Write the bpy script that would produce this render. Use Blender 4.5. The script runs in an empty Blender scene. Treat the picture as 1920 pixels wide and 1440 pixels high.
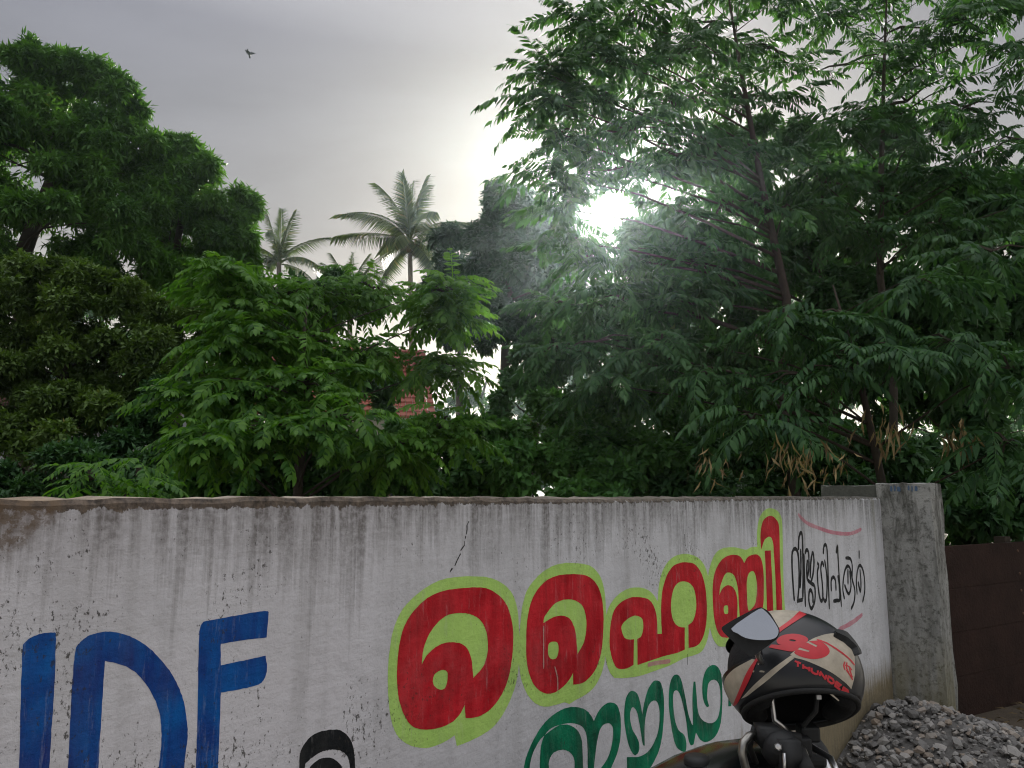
import bpy, bmesh, math, random
import numpy as np
from mathutils import Vector, Matrix
from mathutils.geometry import delaunay_2d_cdt

random.seed(7)
RNG = np.random.default_rng(11)
R = math.radians
S = bpy.context.scene
COL = S.collection

# ------------------------------------------------------------------ camera
F = 1460.0                      # focal length in 1920-wide pixels
PITCH = R(8.2)
EYE = 1.60
cam_d = bpy.data.cameras.new('camera'); cam = bpy.data.objects.new('camera', cam_d); COL.objects.link(cam)
cam_d.sensor_width = 36.0; cam_d.lens = 36.0 * F / 1920.0
cam_d.clip_start = 0.05; cam_d.clip_end = 2000
cam.location = (0, 0, EYE); cam.rotation_euler = (R(90) + PITCH, 0, 0)
S.camera = cam

# ------------------------------------------------------------------ sky, sun, exposure
SUN_AZ, SUN_EL = R(7.74), R(20.76)          # clockwise from +Y, above the horizon
SUN_DIR = Vector((math.sin(SUN_AZ) * math.cos(SUN_EL), math.cos(SUN_AZ) * math.cos(SUN_EL), math.sin(SUN_EL)))
world = bpy.data.worlds.new('World'); S.world = world; world.use_nodes = True
nt = world.node_tree; N = nt.nodes; L = nt.links
N.clear()
def node(tree, kind, **kw):
    n = tree.nodes.new(kind)
    for k, v in kw.items(): setattr(n, k, v)
    return n
def mathn(tree, op, a, b=None, c=None, clamp=False):
    n = tree.nodes.new('ShaderNodeMath'); n.operation = op; n.use_clamp = clamp
    for i, v in enumerate((a, b, c)):
        if v is None: continue
        if isinstance(v, (int, float)): n.inputs[i].default_value = v
        else: tree.links.new(v, n.inputs[i])
    return n.outputs[0]
def mixc(tree, fac, a, b, mode='MIX'):
    n = tree.nodes.new('ShaderNodeMix'); n.data_type = 'RGBA'; n.blend_type = mode
    for sock, v in ((n.inputs[0], fac), (n.inputs[6], a), (n.inputs[7], b)):
        if isinstance(v, (int, float)): sock.default_value = v
        elif isinstance(v, (tuple, list)): sock.default_value = (*v, 1) if len(v) == 3 else v
        else: tree.links.new(v, sock)
    return n.outputs[2]
def ramp(tree, fac, stops):
    n = tree.nodes.new('ShaderNodeValToRGB'); tree.links.new(fac, n.inputs[0])
    e = n.color_ramp.elements
    while len(e) < len(stops): e.new(0.5)
    for el, (p, c) in zip(e, stops):
        el.position = p; el.color = (c, c, c, 1) if isinstance(c, (int, float)) else (*c, 1)
    return n.outputs[0]
def noise(tree, vec, scale, detail=4, rough=0.55, dist=0.0):
    n = tree.nodes.new('ShaderNodeTexNoise'); n.inputs['Scale'].default_value = scale
    n.inputs['Detail'].default_value = detail; n.inputs['Roughness'].default_value = rough
    n.inputs['Distortion'].default_value = dist
    if vec is not None: tree.links.new(vec, n.inputs['Vector'])
    return n.outputs['Fac']
def scaled(tree, vec, sx, sy, sz):
    n = tree.nodes.new('ShaderNodeVectorMath'); n.operation = 'MULTIPLY'
    tree.links.new(vec, n.inputs[0]); n.inputs[1].default_value = (sx, sy, sz)
    return n.outputs[0]

SKY_GAIN = 1.0
tc = node(nt, 'ShaderNodeTexCoord')
sky = node(nt, 'ShaderNodeTexSky', sky_type='NISHITA')
sky.sun_disc = False; sky.sun_elevation = SUN_EL; sky.sun_rotation = SUN_AZ
sky.air_density = 1.2; sky.dust_density = 4.0; sky.ozone_density = 1.0
clear = mixc(nt, 1.0, sky.outputs[0], (0.025, 0.025, 0.025), 'MULTIPLY')
# thin high overcast: a grey sheet, paler toward the horizon and toward the sun behind it
sep = node(nt, 'ShaderNodeSeparateXYZ'); L.new(tc.outputs['Generated'], sep.inputs[0])
el = mathn(nt, 'MAXIMUM', sep.outputs[2], 0.0)
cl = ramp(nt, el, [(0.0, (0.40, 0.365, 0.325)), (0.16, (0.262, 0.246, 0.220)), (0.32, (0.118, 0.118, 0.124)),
                   (0.52, (0.094, 0.095, 0.110)), (1.0, (0.62, 0.62, 0.635))])  # last stop: zenith, out of view, brightened to light the wall
dz = mathn(nt, 'ADD', el, 0.14)
cmb = node(nt, 'ShaderNodeCombineXYZ')
L.new(mathn(nt, 'DIVIDE', sep.outputs[0], dz), cmb.inputs[0])
L.new(mathn(nt, 'DIVIDE', sep.outputs[1], dz), cmb.inputs[1])
n1 = noise(nt, scaled(nt, cmb.outputs[0], 0.55, 1.3, 1), 1.3, 6, 0.6, 0.4)
cmod = mathn(nt, 'MULTIPLY_ADD', n1, 0.9, 0.55)
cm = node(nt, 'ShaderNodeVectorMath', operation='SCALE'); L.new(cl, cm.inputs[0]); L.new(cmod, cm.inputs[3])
dot = node(nt, 'ShaderNodeVectorMath', operation='DOT_PRODUCT')
nrm = node(nt, 'ShaderNodeVectorMath', operation='NORMALIZE'); L.new(tc.outputs['Generated'], nrm.inputs[0])
L.new(nrm.outputs[0], dot.inputs[0]); dot.inputs[1].default_value = SUN_DIR
d01 = mathn(nt, 'MAXIMUM', dot.outputs['Value'], 0.0)
g1 = mathn(nt, 'MULTIPLY', mathn(nt, 'POWER', d01, 26.0), 0.07)
g2 = mathn(nt, 'MULTIPLY', mathn(nt, 'POWER', d01, 260.0), 0.22)
g3 = mathn(nt, 'MULTIPLY', mathn(nt, 'POWER', d01, 7000.0), 26.0)
gl = mathn(nt, 'ADD', mathn(nt, 'ADD', g1, g2), g3)
glc = node(nt, 'ShaderNodeVectorMath', operation='SCALE'); glc.inputs[0].default_value = (1.0, 0.965, 0.90); L.new(gl, glc.inputs[3])
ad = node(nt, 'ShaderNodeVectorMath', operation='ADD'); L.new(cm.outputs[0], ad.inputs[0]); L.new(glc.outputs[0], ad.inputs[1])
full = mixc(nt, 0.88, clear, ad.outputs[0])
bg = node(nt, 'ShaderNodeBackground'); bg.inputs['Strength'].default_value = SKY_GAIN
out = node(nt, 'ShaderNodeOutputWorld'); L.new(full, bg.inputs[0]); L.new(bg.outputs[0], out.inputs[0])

sun_d = bpy.data.lights.new('sun', 'SUN'); sun = bpy.data.objects.new('sun', sun_d); COL.objects.link(sun)
sun_d.energy = 3.0; sun_d.angle = R(0.9); sun_d.color = (1.0, 0.94, 0.84)
sun.rotation_euler = (-SUN_DIR).to_track_quat('-Z', 'Y').to_euler(); sun.location = SUN_DIR * 60

S.view_settings.view_transform = 'Standard'; S.view_settings.look = 'None'
S.view_settings.exposure = 1.58; S.view_settings.gamma = 1.0; S.view_settings.use_curve_mapping = False
S.render.engine = 'CYCLES'
S.cycles.max_bounces = 5; S.cycles.diffuse_bounces = 3; S.cycles.glossy_bounces = 2
S.cycles.transmission_bounces = 3; S.cycles.volume_bounces = 0; S.cycles.transparent_max_bounces = 4
S.cycles.use_denoising = True
S.cycles.sample_clamp_indirect = 4.0
S.cycles.filter_width = 1.1

# ------------------------------------------------------------------ survey: picture point -> place
CP, SP = math.cos(PITCH), math.sin(PITCH)
def ray(px, py):
    return Vector((px - 960.0, F * CP - (720.0 - py) * SP, F * SP + (720.0 - py) * CP))
def at(px, py, Y):
    d = ray(px, py); return Vector((0, 0, EYE)) + d * (Y / d.y)
def mpp(Y): return Y / (F * CP)               # metres per pixel at ground distance Y

WA = Vector((-0.9205, 1.4145, 0)); WT = Vector((0.6583, 0.7527, 0)).normalized(); WN = Vector((WT.y, -WT.x, 0))
def on_wall(px, py, off=0.0):                  # -> (u, v) on the wall's front face
    d = ray(px, py); o = Vector((0, 0, EYE))
    t = (WA + WN * off - o).dot(WN) / d.dot(WN)
    p = o + d * t
    return ((p - WA).dot(WT), p.z)

# ------------------------------------------------------------------ mesh helpers
def link(o, parent=None):
    COL.objects.link(o)
    if parent is not None: o.parent = parent
    return o
def tag(o, label=None, cat=None, group=None, kind=None):
    if label: o['label'] = label
    if cat: o['category'] = cat
    if group: o['group'] = group
    if kind: o['kind'] = kind
    elif cat: o['kind'] = 'thing'
    return o
def empty(name, loc, label, cat, group=None):
    o = bpy.data.objects.new(name, None); o.empty_display_size = 0.2; o.location = loc; COL.objects.link(o)
    return tag(o, label, cat, group)
def np_mesh(name, verts, loops, sizes, tint=None, smooth=False):
    me = bpy.data.meshes.new(name)
    verts = np.asarray(verts, np.float32); loops = np.asarray(loops, np.int32).ravel(); sizes = np.asarray(sizes, np.int32).ravel()
    me.vertices.add(len(verts)); me.vertices.foreach_set('co', verts.ravel())
    me.loops.add(len(loops)); me.loops.foreach_set('vertex_index', loops)
    starts = np.zeros(len(sizes), np.int32); starts[1:] = np.cumsum(sizes)[:-1]
    me.polygons.add(len(sizes)); me.polygons.foreach_set('loop_start', starts)
    me.polygons.foreach_set('use_smooth', np.full(len(sizes), smooth))
    if tint is not None:
        a = me.attributes.new('tint', 'FLOAT', 'POINT'); a.data.foreach_set('value', np.asarray(tint, np.float32).ravel())
    me.update(calc_edges=True); me.validate()
    return me
def py_mesh(name, verts, faces, smooth=False):
    me = bpy.data.meshes.new(name); me.from_pydata([tuple(v) for v in verts], [], faces)
    if smooth: me.polygons.foreach_set('use_smooth', [True] * len(me.polygons))
    me.update(); return me
def obj(name, me, mat, parent=None, loc=None):
    if mat is not None:
        me.materials.clear(); me.materials.append(mat)
    o = bpy.data.objects.new(name, me)
    if loc is not None: o.location = loc
    return link(o, parent)
class MB:                                       # collects shapes into ONE mesh
    def __init__(s): s.v = []; s.f = []
    def add(s, vs, fs):
        k = len(s.v); s.v += [Vector(v) for v in vs]; s.f += [tuple(i + k for i in f) for f in fs]; return s
    def box(s, c, size, rot=None):
        c = Vector(c); h = Vector(size) / 2
        vs = [Vector((x * h.x, y * h.y, z * h.z)) for x in (-1, 1) for y in (-1, 1) for z in (-1, 1)]
        if rot is not None: vs = [rot @ v for v in vs]
        return s.add([v + c for v in vs], [(0, 1, 3, 2), (4, 6, 7, 5), (0, 4, 5, 1), (2, 3, 7, 6), (0, 2, 6, 4), (1, 5, 7, 3)])
    def tube(s, pts, rad, n=8, cap=True):
        pts = [Vector(p) for p in pts]; m = len(pts)
        if isinstance(rad, (int, float)): rad = [rad] * m
        vs = []; fs = []; x0 = None
        for i, p in enumerate(pts):
            t = (pts[min(i + 1, m - 1)] - pts[max(i - 1, 0)]).normalized()
            if x0 is None: x0 = t.orthogonal().normalized()
            x0 = (x0 - t * x0.dot(t)).normalized(); y0 = t.cross(x0)
            for k in range(n):
                a = 2 * math.pi * k / n
                vs.append(p + (x0 * math.cos(a) + y0 * math.sin(a)) * rad[i])
        for i in range(m - 1):
            for k in range(n):
                fs.append((i * n + k, i * n + (k + 1) % n, (i + 1) * n + (k + 1) % n, (i + 1) * n + k))
        if cap: fs += [tuple(range(n))[::-1], tuple((m - 1) * n + k for k in range(n))]
        return s.add(vs, fs)
    def lathe(s, prof, n, o, ax, up):           # prof: (radius, height along ax)
        o, ax = Vector(o), Vector(ax).normalized(); x = Vector(up); x = (x - ax * x.dot(ax)).normalized(); y = ax.cross(x)
        vs = [o + ax * h + (x * math.cos(2 * math.pi * k / n) + y * math.sin(2 * math.pi * k / n)) * r for r, h in prof for k in range(n)]
        fs = [(i * n + k, i * n + (k + 1) % n, (i + 1) * n + (k + 1) % n, (i + 1) * n + k) for i in range(len(prof) - 1) for k in range(n)]
        return s.add(vs, fs)
    def ellipsoid(s, c, r, rot=None, nu=16, nv=10):
        vs = []; fs = []
        for i in range(nv + 1):
            a = math.pi * i / nv
            for k in range(nu):
                b = 2 * math.pi * k / nu
                v = Vector((r[0] * math.sin(a) * math.cos(b), r[1] * math.sin(a) * math.sin(b), r[2] * math.cos(a)))
                if rot is not None: v = rot @ v
                vs.append(v + Vector(c))
        for i in range(nv):
            for k in range(nu):
                fs.append((i * nu + k, (i + 1) * nu + k, (i + 1) * nu + (k + 1) % nu, i * nu + (k + 1) % nu))
        return s.add(vs, fs)
    def mesh(s, name, smooth=False): return py_mesh(name, s.v, s.f, smooth)
    def build(s, name, mat, parent=None, smooth=False, bevel=0):
        me = s.mesh(name, smooth)
        if bevel or smooth:
            bm = bmesh.new(); bm.from_mesh(me); bmesh.ops.remove_doubles(bm, verts=bm.verts, dist=1e-5)
            bmesh.ops.recalc_face_normals(bm, faces=bm.faces)
            if bevel: bmesh.ops.bevel(bm, geom=list(bm.edges), offset=bevel, segments=2, affect='EDGES', profile=0.5)
            bm.to_mesh(me); bm.free()
        return obj(name, me, mat, parent)

# ------------------------------------------------------------------ materials
def new_mat(name):
    m = bpy.data.materials.new(name); m.use_nodes = True
    t = m.node_tree; b = t.nodes['Principled BSDF']
    return m, t, b
def plain(name, col, rough=0.6, metal=0.0, var=0.25, scale=6.0, bump=0.0, spec=0.5, bscale=40):
    m, t, b = new_mat(name)
    c = t.nodes.new('ShaderNodeTexCoord').outputs['Object']
    f = noise(t, c, scale, 5, 0.6)
    dark = tuple(x * (1 - var) for x in col); lite = tuple(min(1, x * (1 + var)) for x in col)
    t.links.new(mixc(t, f, dark, lite), b.inputs['Base Color'])
    b.inputs['Roughness'].default_value = rough; b.inputs['Metallic'].default_value = metal
    b.inputs['Specular IOR Level'].default_value = spec
    if bump:
        bn = t.nodes.new('ShaderNodeBump'); bn.inputs['Strength'].default_value = bump; bn.inputs['Distance'].default_value = 0.01
        t.links.new(noise(t, c, bscale, 6, 0.65), bn.inputs['Height']); t.links.new(bn.outputs[0], b.inputs['Normal'])
    return m
def leaf_mat(name, dark, lite, extra=None, transl=0.3, rough=0.5, spec=0.22, objvar=False):
    """leaf blade: colour differs leaf by leaf ('tint' 0..1), light passes through it"""
    m, t, b = new_mat(name)
    a = t.nodes.new('ShaderNodeAttribute'); a.attribute_name = 'tint'
    f = a.outputs['Fac']
    if objvar:
        oi = t.nodes.new('ShaderNodeObjectInfo')
        f = mathn(t, 'ADD', mathn(t, 'MULTIPLY', f, 0.5), mathn(t, 'MULTIPLY', oi.outputs['Random'], 0.5))
    stops = [(0.0, dark), (0.75, lite)]
    if extra: stops += [(0.93, lite), (1.0, extra)]
    col = ramp(t, f, stops)
    t.links.new(col, b.inputs['Base Color'])
    b.inputs['Roughness'].default_value = rough; b.inputs['Specular IOR Level'].default_value = spec
    tr = t.nodes.new('ShaderNodeBsdfTranslucent')
    t.links.new(mixc(t, 1.0, col, (1.35, 1.5, 0.55), 'MULTIPLY'), tr.inputs['Color'])
    mx = t.nodes.new('ShaderNodeMixShader'); mx.inputs[0].default_value = transl
    t.links.new(b.outputs[0], mx.inputs[1]); t.links.new(tr.outputs[0], mx.inputs[2])
    t.links.new(mx.outputs[0], t.nodes['Material Output'].inputs['Surface'])
    return m

def plaster(name, base, paint=False, brush=None, dirt=1.0):
    """lime-washed plaster (or paint on it): every sheet shares the wall's own u/v so the same stains run through paint and plaster"""
    m, t, b = new_mat(name)
    co = t.nodes.new('ShaderNodeTexCoord').outputs['Object']
    flat = scaled(t, co, 1, 0, 1)
    sp = t.nodes.new('ShaderNodeSeparateXYZ'); t.links.new(co, sp.inputs[0]); u, v = sp.outputs[0], sp.outputs[2]
    if paint:
        br = noise(t, scaled(t, flat, 26, 0, 4), 1.0, 5, 0.65, 0.8)
        br2 = noise(t, flat, 6.0, 2, 0.5, 0.8)
        f = mathn(t, 'ADD', mathn(t, 'MULTIPLY', ramp(t, br, [(0.35, 0.0), (0.65, 1.0)]), 0.45), mathn(t, 'MULTIPLY', ramp(t, br2, [(0.38, 0.0), (0.62, 1.0)]), 0.55))
        col = mixc(t, f, base, brush)
        thin = noise(t, scaled(t, flat, 40, 0, 5), 1.0, 6, 0.75)
        col = mixc(t, mathn(t, 'MULTIPLY', ramp(t, thin, [(0.56, 0.0), (0.74, 1.0)]), 0.40), col, (0.55, 0.53, 0.53))
    else:
        mot = noise(t, flat, 1.7, 5, 0.6)
        col = mixc(t, mot, tuple(x * 0.86 for x in base), tuple(min(0.85, x * 1.08) for x in base))
        warm = noise(t, scaled(t, flat, 1.1, 0, 1.4), 0.8, 3, 0.5)
        uf = mathn(t, 'SUBTRACT', 1.0, mathn(t, 'DIVIDE', u, 2.6), clamp=True)
        col = mixc(t, mathn(t, 'MULTIPLY', mathn(t, 'MULTIPLY', warm, uf), 0.75), col, (base[0] * 0.97, base[1] * 0.87, base[2] * 0.88))
        hor = noise(t, scaled(t, flat, 3, 0, 70), 1.0, 3, 0.6)           # roller and trowel marks
        col = mixc(t, mathn(t, 'MULTIPLY', ramp(t, hor, [(0.45, 0.0), (0.7, 1.0)]), 0.07), col, (0.33, 0.30, 0.29))
    k = 0.55 if paint else 1.0
    # rain drips hanging from the top, each of its own length and darkness
    un = scaled(t, co, 1, 0, 0)
    reach = mathn(t, 'ADD', mathn(t, 'MULTIPLY', ramp(t, noise(t, un, 2.3, 4, 0.7), [(0.34, 0.06), (0.64, 0.60)]), ramp(t, noise(t, un, 17, 4, 0.75), [(0.32, 0.10), (0.66, 1.0)])), 0.015)
    fall = mathn(t, 'SUBTRACT', 1.0, mathn(t, 'DIVIDE', mathn(t, 'SUBTRACT', 1.60, v), reach), clamp=True)
    s1 = noise(t, scaled(t, flat, 24, 0, 1.4), 1.0, 6, 0.72)
    s2 = noise(t, flat, 60, 5, 0.7)
    st = mathn(t, 'MULTIPLY', mathn(t, 'POWER', fall, 0.8), mathn(t, 'MULTIPLY', ramp(t, s1, [(0.34, 0.1), (0.56, 1.0)]), ramp(t, s2, [(0.30, 0.45), (0.58, 1.0)])))
    haze_ = mathn(t, 'MULTIPLY', ramp(t, mathn(t, 'DIVIDE', v, 1.6), [(0.70, 0.0), (1.0, 1.0)]), ramp(t, noise(t, scaled(t, flat, 3, 0, 0.7), 1.0, 5, 0.7), [(0.38, 0.0), (0.70, 0.38)]))
    st = mathn(t, 'MAXIMUM', st, haze_)
    ur = mathn(t, 'DIVIDE', u, 5.2, clamp=True)
    col = mixc(t, mathn(t, 'MULTIPLY', st, 0.95 * k * dirt), col, mixc(t, ur, (0.085, 0.066, 0.050), (0.055, 0.057, 0.044)))
    bl = noise(t, scaled(t, flat, 1.0, 0, 0.8), 4.2, 7, 0.72, 0.5)
    col = mixc(t, mathn(t, 'MULTIPLY', ramp(t, bl, [(0.50, 0.0), (0.70, 1.0)]), 0.30 * k * dirt), col, (0.23, 0.225, 0.22))
    # faint long runs over the whole height
    s3 = noise(t, scaled(t, flat, 13, 0, 0.35), 1.0, 4, 0.6)
    col = mixc(t, mathn(t, 'MULTIPLY', ramp(t, s3, [(0.50, 0.0), (0.72, 1.0)]), 0.20 * k * dirt), col, (0.20, 0.19, 0.17))
    # olive runs toward the pillar
    s4 = noise(t, scaled(t, flat, 7, 0, 0.3), 1.3, 2, 0.5)
    ol = mathn(t, 'MULTIPLY', ramp(t, s4, [(0.60, 0.0), (0.68, 1.0)]), ramp(t, ur, [(0.70, 0.0), (0.95, 1.0)]))
    col = mixc(t, mathn(t, 'MULTIPLY', ol, 0.35 * k), col, (0.16, 0.15, 0.05))
    # mould specks in clusters, thickest at the left end
    cl_ = noise(t, flat, 2.6, 3, 0.6)
    left = mathn(t, 'SUBTRACT', 1.0, mathn(t, 'DIVIDE', u, 0.9), clamp=True)
    clus = ramp(t, mathn(t, 'ADD', cl_, mathn(t, 'MULTIPLY', left, 0.10)), [(0.52, 0.0), (0.72, 1.0)])
    sk = noise(t, scaled(t, flat, 1.25, 0, 0.8), 75, 5, 0.72)
    spk = ramp(t, mathn(t, 'ADD', sk, mathn(t, 'MULTIPLY', clus, 0.13)), [(0.64, 0.0), (0.69, 1.0)])
    col = mixc(t, mathn(t, 'MULTIPLY', spk, 0.85 * (0.8 if paint else 1)), col, (0.045, 0.04, 0.032))
    if not paint:
        # bare weathered strip along the top and the worn patch at the left end
        e = noise(t, scaled(t, flat, 26, 0, 14), 1.0, 6, 0.75)
        capf = mathn(t, 'GREATER_THAN', mathn(t, 'ADD', v, mathn(t, 'MULTIPLY', mathn(t, 'SUBTRACT', e, 0.5), 0.06)), mathn(t, 'MULTIPLY_ADD', ur, 0.010, 1.573))
        g = ramp(t, noise(t, co, 38, 6, 0.78), [(0.36, 0.0), (0.64, 1.0)])
        capc = mixc(t, g, (0.035, 0.027, 0.020), (0.20, 0.15, 0.11))
        capc = mixc(t, ur, capc, mixc(t, g, (0.03, 0.03, 0.025), (0.16, 0.15, 0.13)))
        col = mixc(t, mathn(t, 'MULTIPLY', capf, 0.93), col, capc)
        pw = noise(t, flat, 5.5, 5, 0.7)
        worn = mathn(t, 'ADD', pw, mathn(t, 'MULTIPLY', mathn(t, 'SUBTRACT', 0.05, u), 2.0))
        worn = mathn(t, 'ADD', worn, mathn(t, 'MULTIPLY', mathn(t, 'SUBTRACT', v, 1.50), 1.5))
        wf = mathn(t, 'MULTIPLY', ramp(t, worn, [(0.56, 0.0), (0.72, 1.0)]), ramp(t, g, [(0.35, 0.35), (0.6, 1.0)]))
        col = mixc(t, mathn(t, 'MULTIPLY', wf, 0.85), col, (0.15, 0.105, 0.07))
        # earth splash and dead moss at the foot
        b1 = noise(t, scaled(t, flat, 30, 0, 2.2), 1.0, 5, 0.65)
        ft = mathn(t, 'ADD', v, mathn(t, 'MULTIPLY', mathn(t, 'SUBTRACT', b1, 0.5), 0.36))
        ff = ramp(t, ft, [(0.42, 1.0), (0.58, 0.0)])
        g2 = noise(t, scaled(t, flat, 70, 0, 6), 1.0, 4, 0.65)
        col = mixc(t, mathn(t, 'MULTIPLY', ff, 0.92), col, mixc(t, g2, (0.05, 0.035, 0.015), (0.36, 0.29, 0.15)))
    t.links.new(col, b.inputs['Base Color'])
    b.inputs['Roughness'].default_value = 0.7 if paint else 0.88
    b.inputs['Specular IOR Level'].default_value = 0.15 if paint else 0.15
    bn = t.nodes.new('ShaderNodeBump'); bn.inputs['Strength'].default_value = 0.6; bn.inputs['Distance'].default_value = 0.009
    hgt = mathn(t, 'ADD', noise(t, flat, 24, 6, 0.65), mathn(t, 'MULTIPLY', noise(t, scaled(t, flat, 4, 0, 60), 1.0, 3, 0.6), 0.18))
    t.links.new(hgt, bn.inputs['Height']); t.links.new(bn.outputs[0], b.inputs['Normal'])
    return m

M = {}
M['wall'] = plaster('limewashed_plaster', (0.735, 0.742, 0.772))
M['pillar'] = plain('cement_render', (0.30, 0.30, 0.285), 0.9, var=0.2, scale=5, bump=0.5)
M['soil'] = plain('trodden_soil', (0.085, 0.068, 0.05), 0.95, var=0.4, scale=3, bump=0.8, spec=0.2)
M['bark'] = plain('bark', (0.060, 0.050, 0.040), 0.9, var=0.4, scale=9, bump=0.8, spec=0.2)
M['palm_bark'] = plain('palm_bark', (0.20, 0.17, 0.14), 0.9, var=0.35, scale=3, bump=0.6, spec=0.2)
M['twig'] = plain('green_twig', (0.10, 0.11, 0.045), 0.7, var=0.3)
M['mango'] = leaf_mat('mango_leaf', (0.026, 0.078, 0.024), (0.098, 0.225, 0.04), (0.2, 0.23, 0.05), 0.28)
M['small'] = leaf_mat('small_leaf', (0.04, 0.078, 0.02), (0.11, 0.185, 0.042), (0.25, 0.21, 0.06), 0.28)
M['pinn'] = leaf_mat('pinnate_leaf', (0.022, 0.068, 0.03), (0.064, 0.155, 0.05), (0.15, 0.12, 0.055), 0.30)
M['gliri'] = leaf_mat('soft_pinnate_leaf', (0.036, 0.115, 0.022), (0.12, 0.265, 0.034), (0.26, 0.29, 0.05), 0.42)
M['dark'] = leaf_mat('dense_leaf', (0.02, 0.062, 0.028), (0.06, 0.145, 0.046), (0.12, 0.15, 0.05), 0.25)
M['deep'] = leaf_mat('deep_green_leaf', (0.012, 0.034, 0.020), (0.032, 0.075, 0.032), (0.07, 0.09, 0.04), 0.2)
M['bush'] = leaf_mat('bush_leaf', (0.026, 0.088, 0.03), (0.08, 0.205, 0.044), (0.18, 0.24, 0.05), 0.30)
M['palm'] = leaf_mat('palm_leaflet', (0.030, 0.055, 0.020), (0.085, 0.120, 0.040), (0.20, 0.17, 0.07), 0.25, rough=0.4)
M['dry'] = leaf_mat('dry_leaf', (0.10, 0.065, 0.035), (0.30, 0.23, 0.12), None, 0.25, rough=0.8)

# ------------------------------------------------------------------ ground
bm = bmesh.new()
bmesh.ops.create_grid(bm, x_segments=80, y_segments=80, size=1.0)
for vtx in bm.verts:
    x, y = vtx.co.x, vtx.co.y
    fx = math.copysign(abs(x) ** 3, x) * 260; fy = math.copysign(abs(y) ** 3, y) * 260
    vtx.co = (fx, fy + 4, -0.012 + 0.012 * math.sin(fx * 1.7) * math.cos(fy * 1.3))
me = bpy.data.meshes.new('ground'); bm.to_mesh(me); bm.free()
tag(obj('ground', me, M['soil']), kind='structure')

M['bounce_road'] = plain('added_pale_bounce_road', (0.30, 0.285, 0.26), 0.9, var=0.2, scale=2.5, bump=0.3, spec=0.2)  # unseen pale road, added to bounce skylight up onto the wall
rd = MB()
r0, r1 = WA + WT * -60 + WN * 1.9, WA + WT * 60 + WN * 1.9
rd.add([r0, r1, r1 + WN * 6, r0 + WN * 6] + [p + Vector((0, 0, -.08)) for p in (r0, r1, r1 + WN * 6, r0 + WN * 6)], [(0, 1, 2, 3), (4, 5, 1, 0), (7, 6, 2, 3)])
for q in rd.v: q.z += 0.02
tag(rd.build('bounce_road', M['bounce_road']), kind='structure')

# ------------------------------------------------------------------ boundary wall
wall_rot = math.atan2(WT.y, WT.x)
U0, U1, WH, WTH = -3.2, on_wall(1650, 930)[0], 1.593, 0.16
ve = []; fa = []
nu = int((U1 - U0) / 0.04)
for i in range(nu + 1):
    u = U0 + (U1 - U0) * i / nu
    j = random.uniform(-0.003, 0.003) + 0.004 * math.sin(u * 2.1)
    j2 = random.uniform(-0.004, 0.004)
    ve += [(u, 0, 0), (u, 0, WH - 0.010 + j), (u, 0.008, WH + j), (u, WTH - 0.01, WH + j2 + 0.004), (u, WTH, WH - 0.012 + j2), (u, WTH, 0)]
for i in range(nu):
    a, b = i * 6, (i + 1) * 6
    for k in range(5): fa.append((a + k, b + k, b + k + 1, a + k + 1))
fa += [tuple(range(6)), tuple(nu * 6 + k for k in range(6))[::-1]]
wall = obj('boundary_wall', py_mesh('boundary_wall', ve, fa), M['wall'])
wall.location = WA; wall.rotation_euler = (0, 0, wall_rot)
tag(wall, 'long stained white plaster wall painted with blue, red and green lettering', 'wall')

# ------------------------------------------------------------------ lettering painted on the wall
def smooth(pts, closed=True, step=6):
    """Catmull-Rom through the points; a third value marks a sharp corner"""
    n = len(pts); P_ = [Vector((p[0], p[1])) for p in pts]; cn = [len(p) > 2 for p in pts]
    res = []
    rng = range(n) if closed else range(n - 1)
    for i in rng:
        p1, p2 = P_[i], P_[(i + 1) % n]
        p0 = P_[i - 1] if (closed or i > 0) else p1
        p3 = P_[(i + 2) % n] if (closed or i + 2 < n) else p2
        if cn[i]: p0 = p1 + (p1 - p2) * 0.3
        if cn[(i + 1) % n]: p3 = p2 + (p2 - p1) * 0.3
        m = max(1, min(step, int((p2 - p1).length / 3)))
        for k in range(m):
            t = k / m; t2 = t * t; t3 = t2 * t
            res.append(0.5 * ((2 * p1) + (p2 - p0) * t + (2 * p0 - 5 * p1 + 4 * p2 - p3) * t2 + (3 * p1 - p0 - 3 * p2 + p3) * t3))
    if not closed: res.append(P_[-1])
    return res
def fill(loops):
    """outline loops (even-odd) -> 2D verts, faces"""
    cu = bpy.data.curves.new('tmp', 'CURVE'); cu.dimensions = '2D'; cu.fill_mode = 'BOTH'
    for lp in loops:
        sp_ = cu.splines.new('POLY'); sp_.points.add(len(lp) - 1); sp_.use_cyclic_u = True
        for q, p in zip(sp_.points, lp): q.co = (p[0], p[1], 0, 1)
    o = bpy.data.objects.new('tmp', cu); COL.objects.link(o)
    me = o.to_mesh(); vs = [(v.co.x, v.co.y) for v in me.vertices]; fs = [tuple(p.vertices) for p in me.polygons]
    o.to_mesh_clear(); bpy.data.objects.remove(o); bpy.data.curves.remove(cu)
    return vs, fs
def stroke_outline(pts, w, taper=True):
    """brush stroke of constant width w along a 2D line -> outline"""
    n = len(pts); Lf = []; Rt = []
    for i, p in enumerate(pts):
        t = (pts[min(i + 1, n - 1)] - pts[max(i - 1, 0)])
        t = t.normalized() if t.length > 1e-9 else Vector((1, 0))
        nn = Vector((-t.y, t.x)); h = w / 2 * (random.uniform(0.85, 1.1))
        if taper and i in (0, n - 1): h *= 0.6
        Lf.append(p + nn * h); Rt.append(p - nn * h)
    return Lf, Rt
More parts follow.
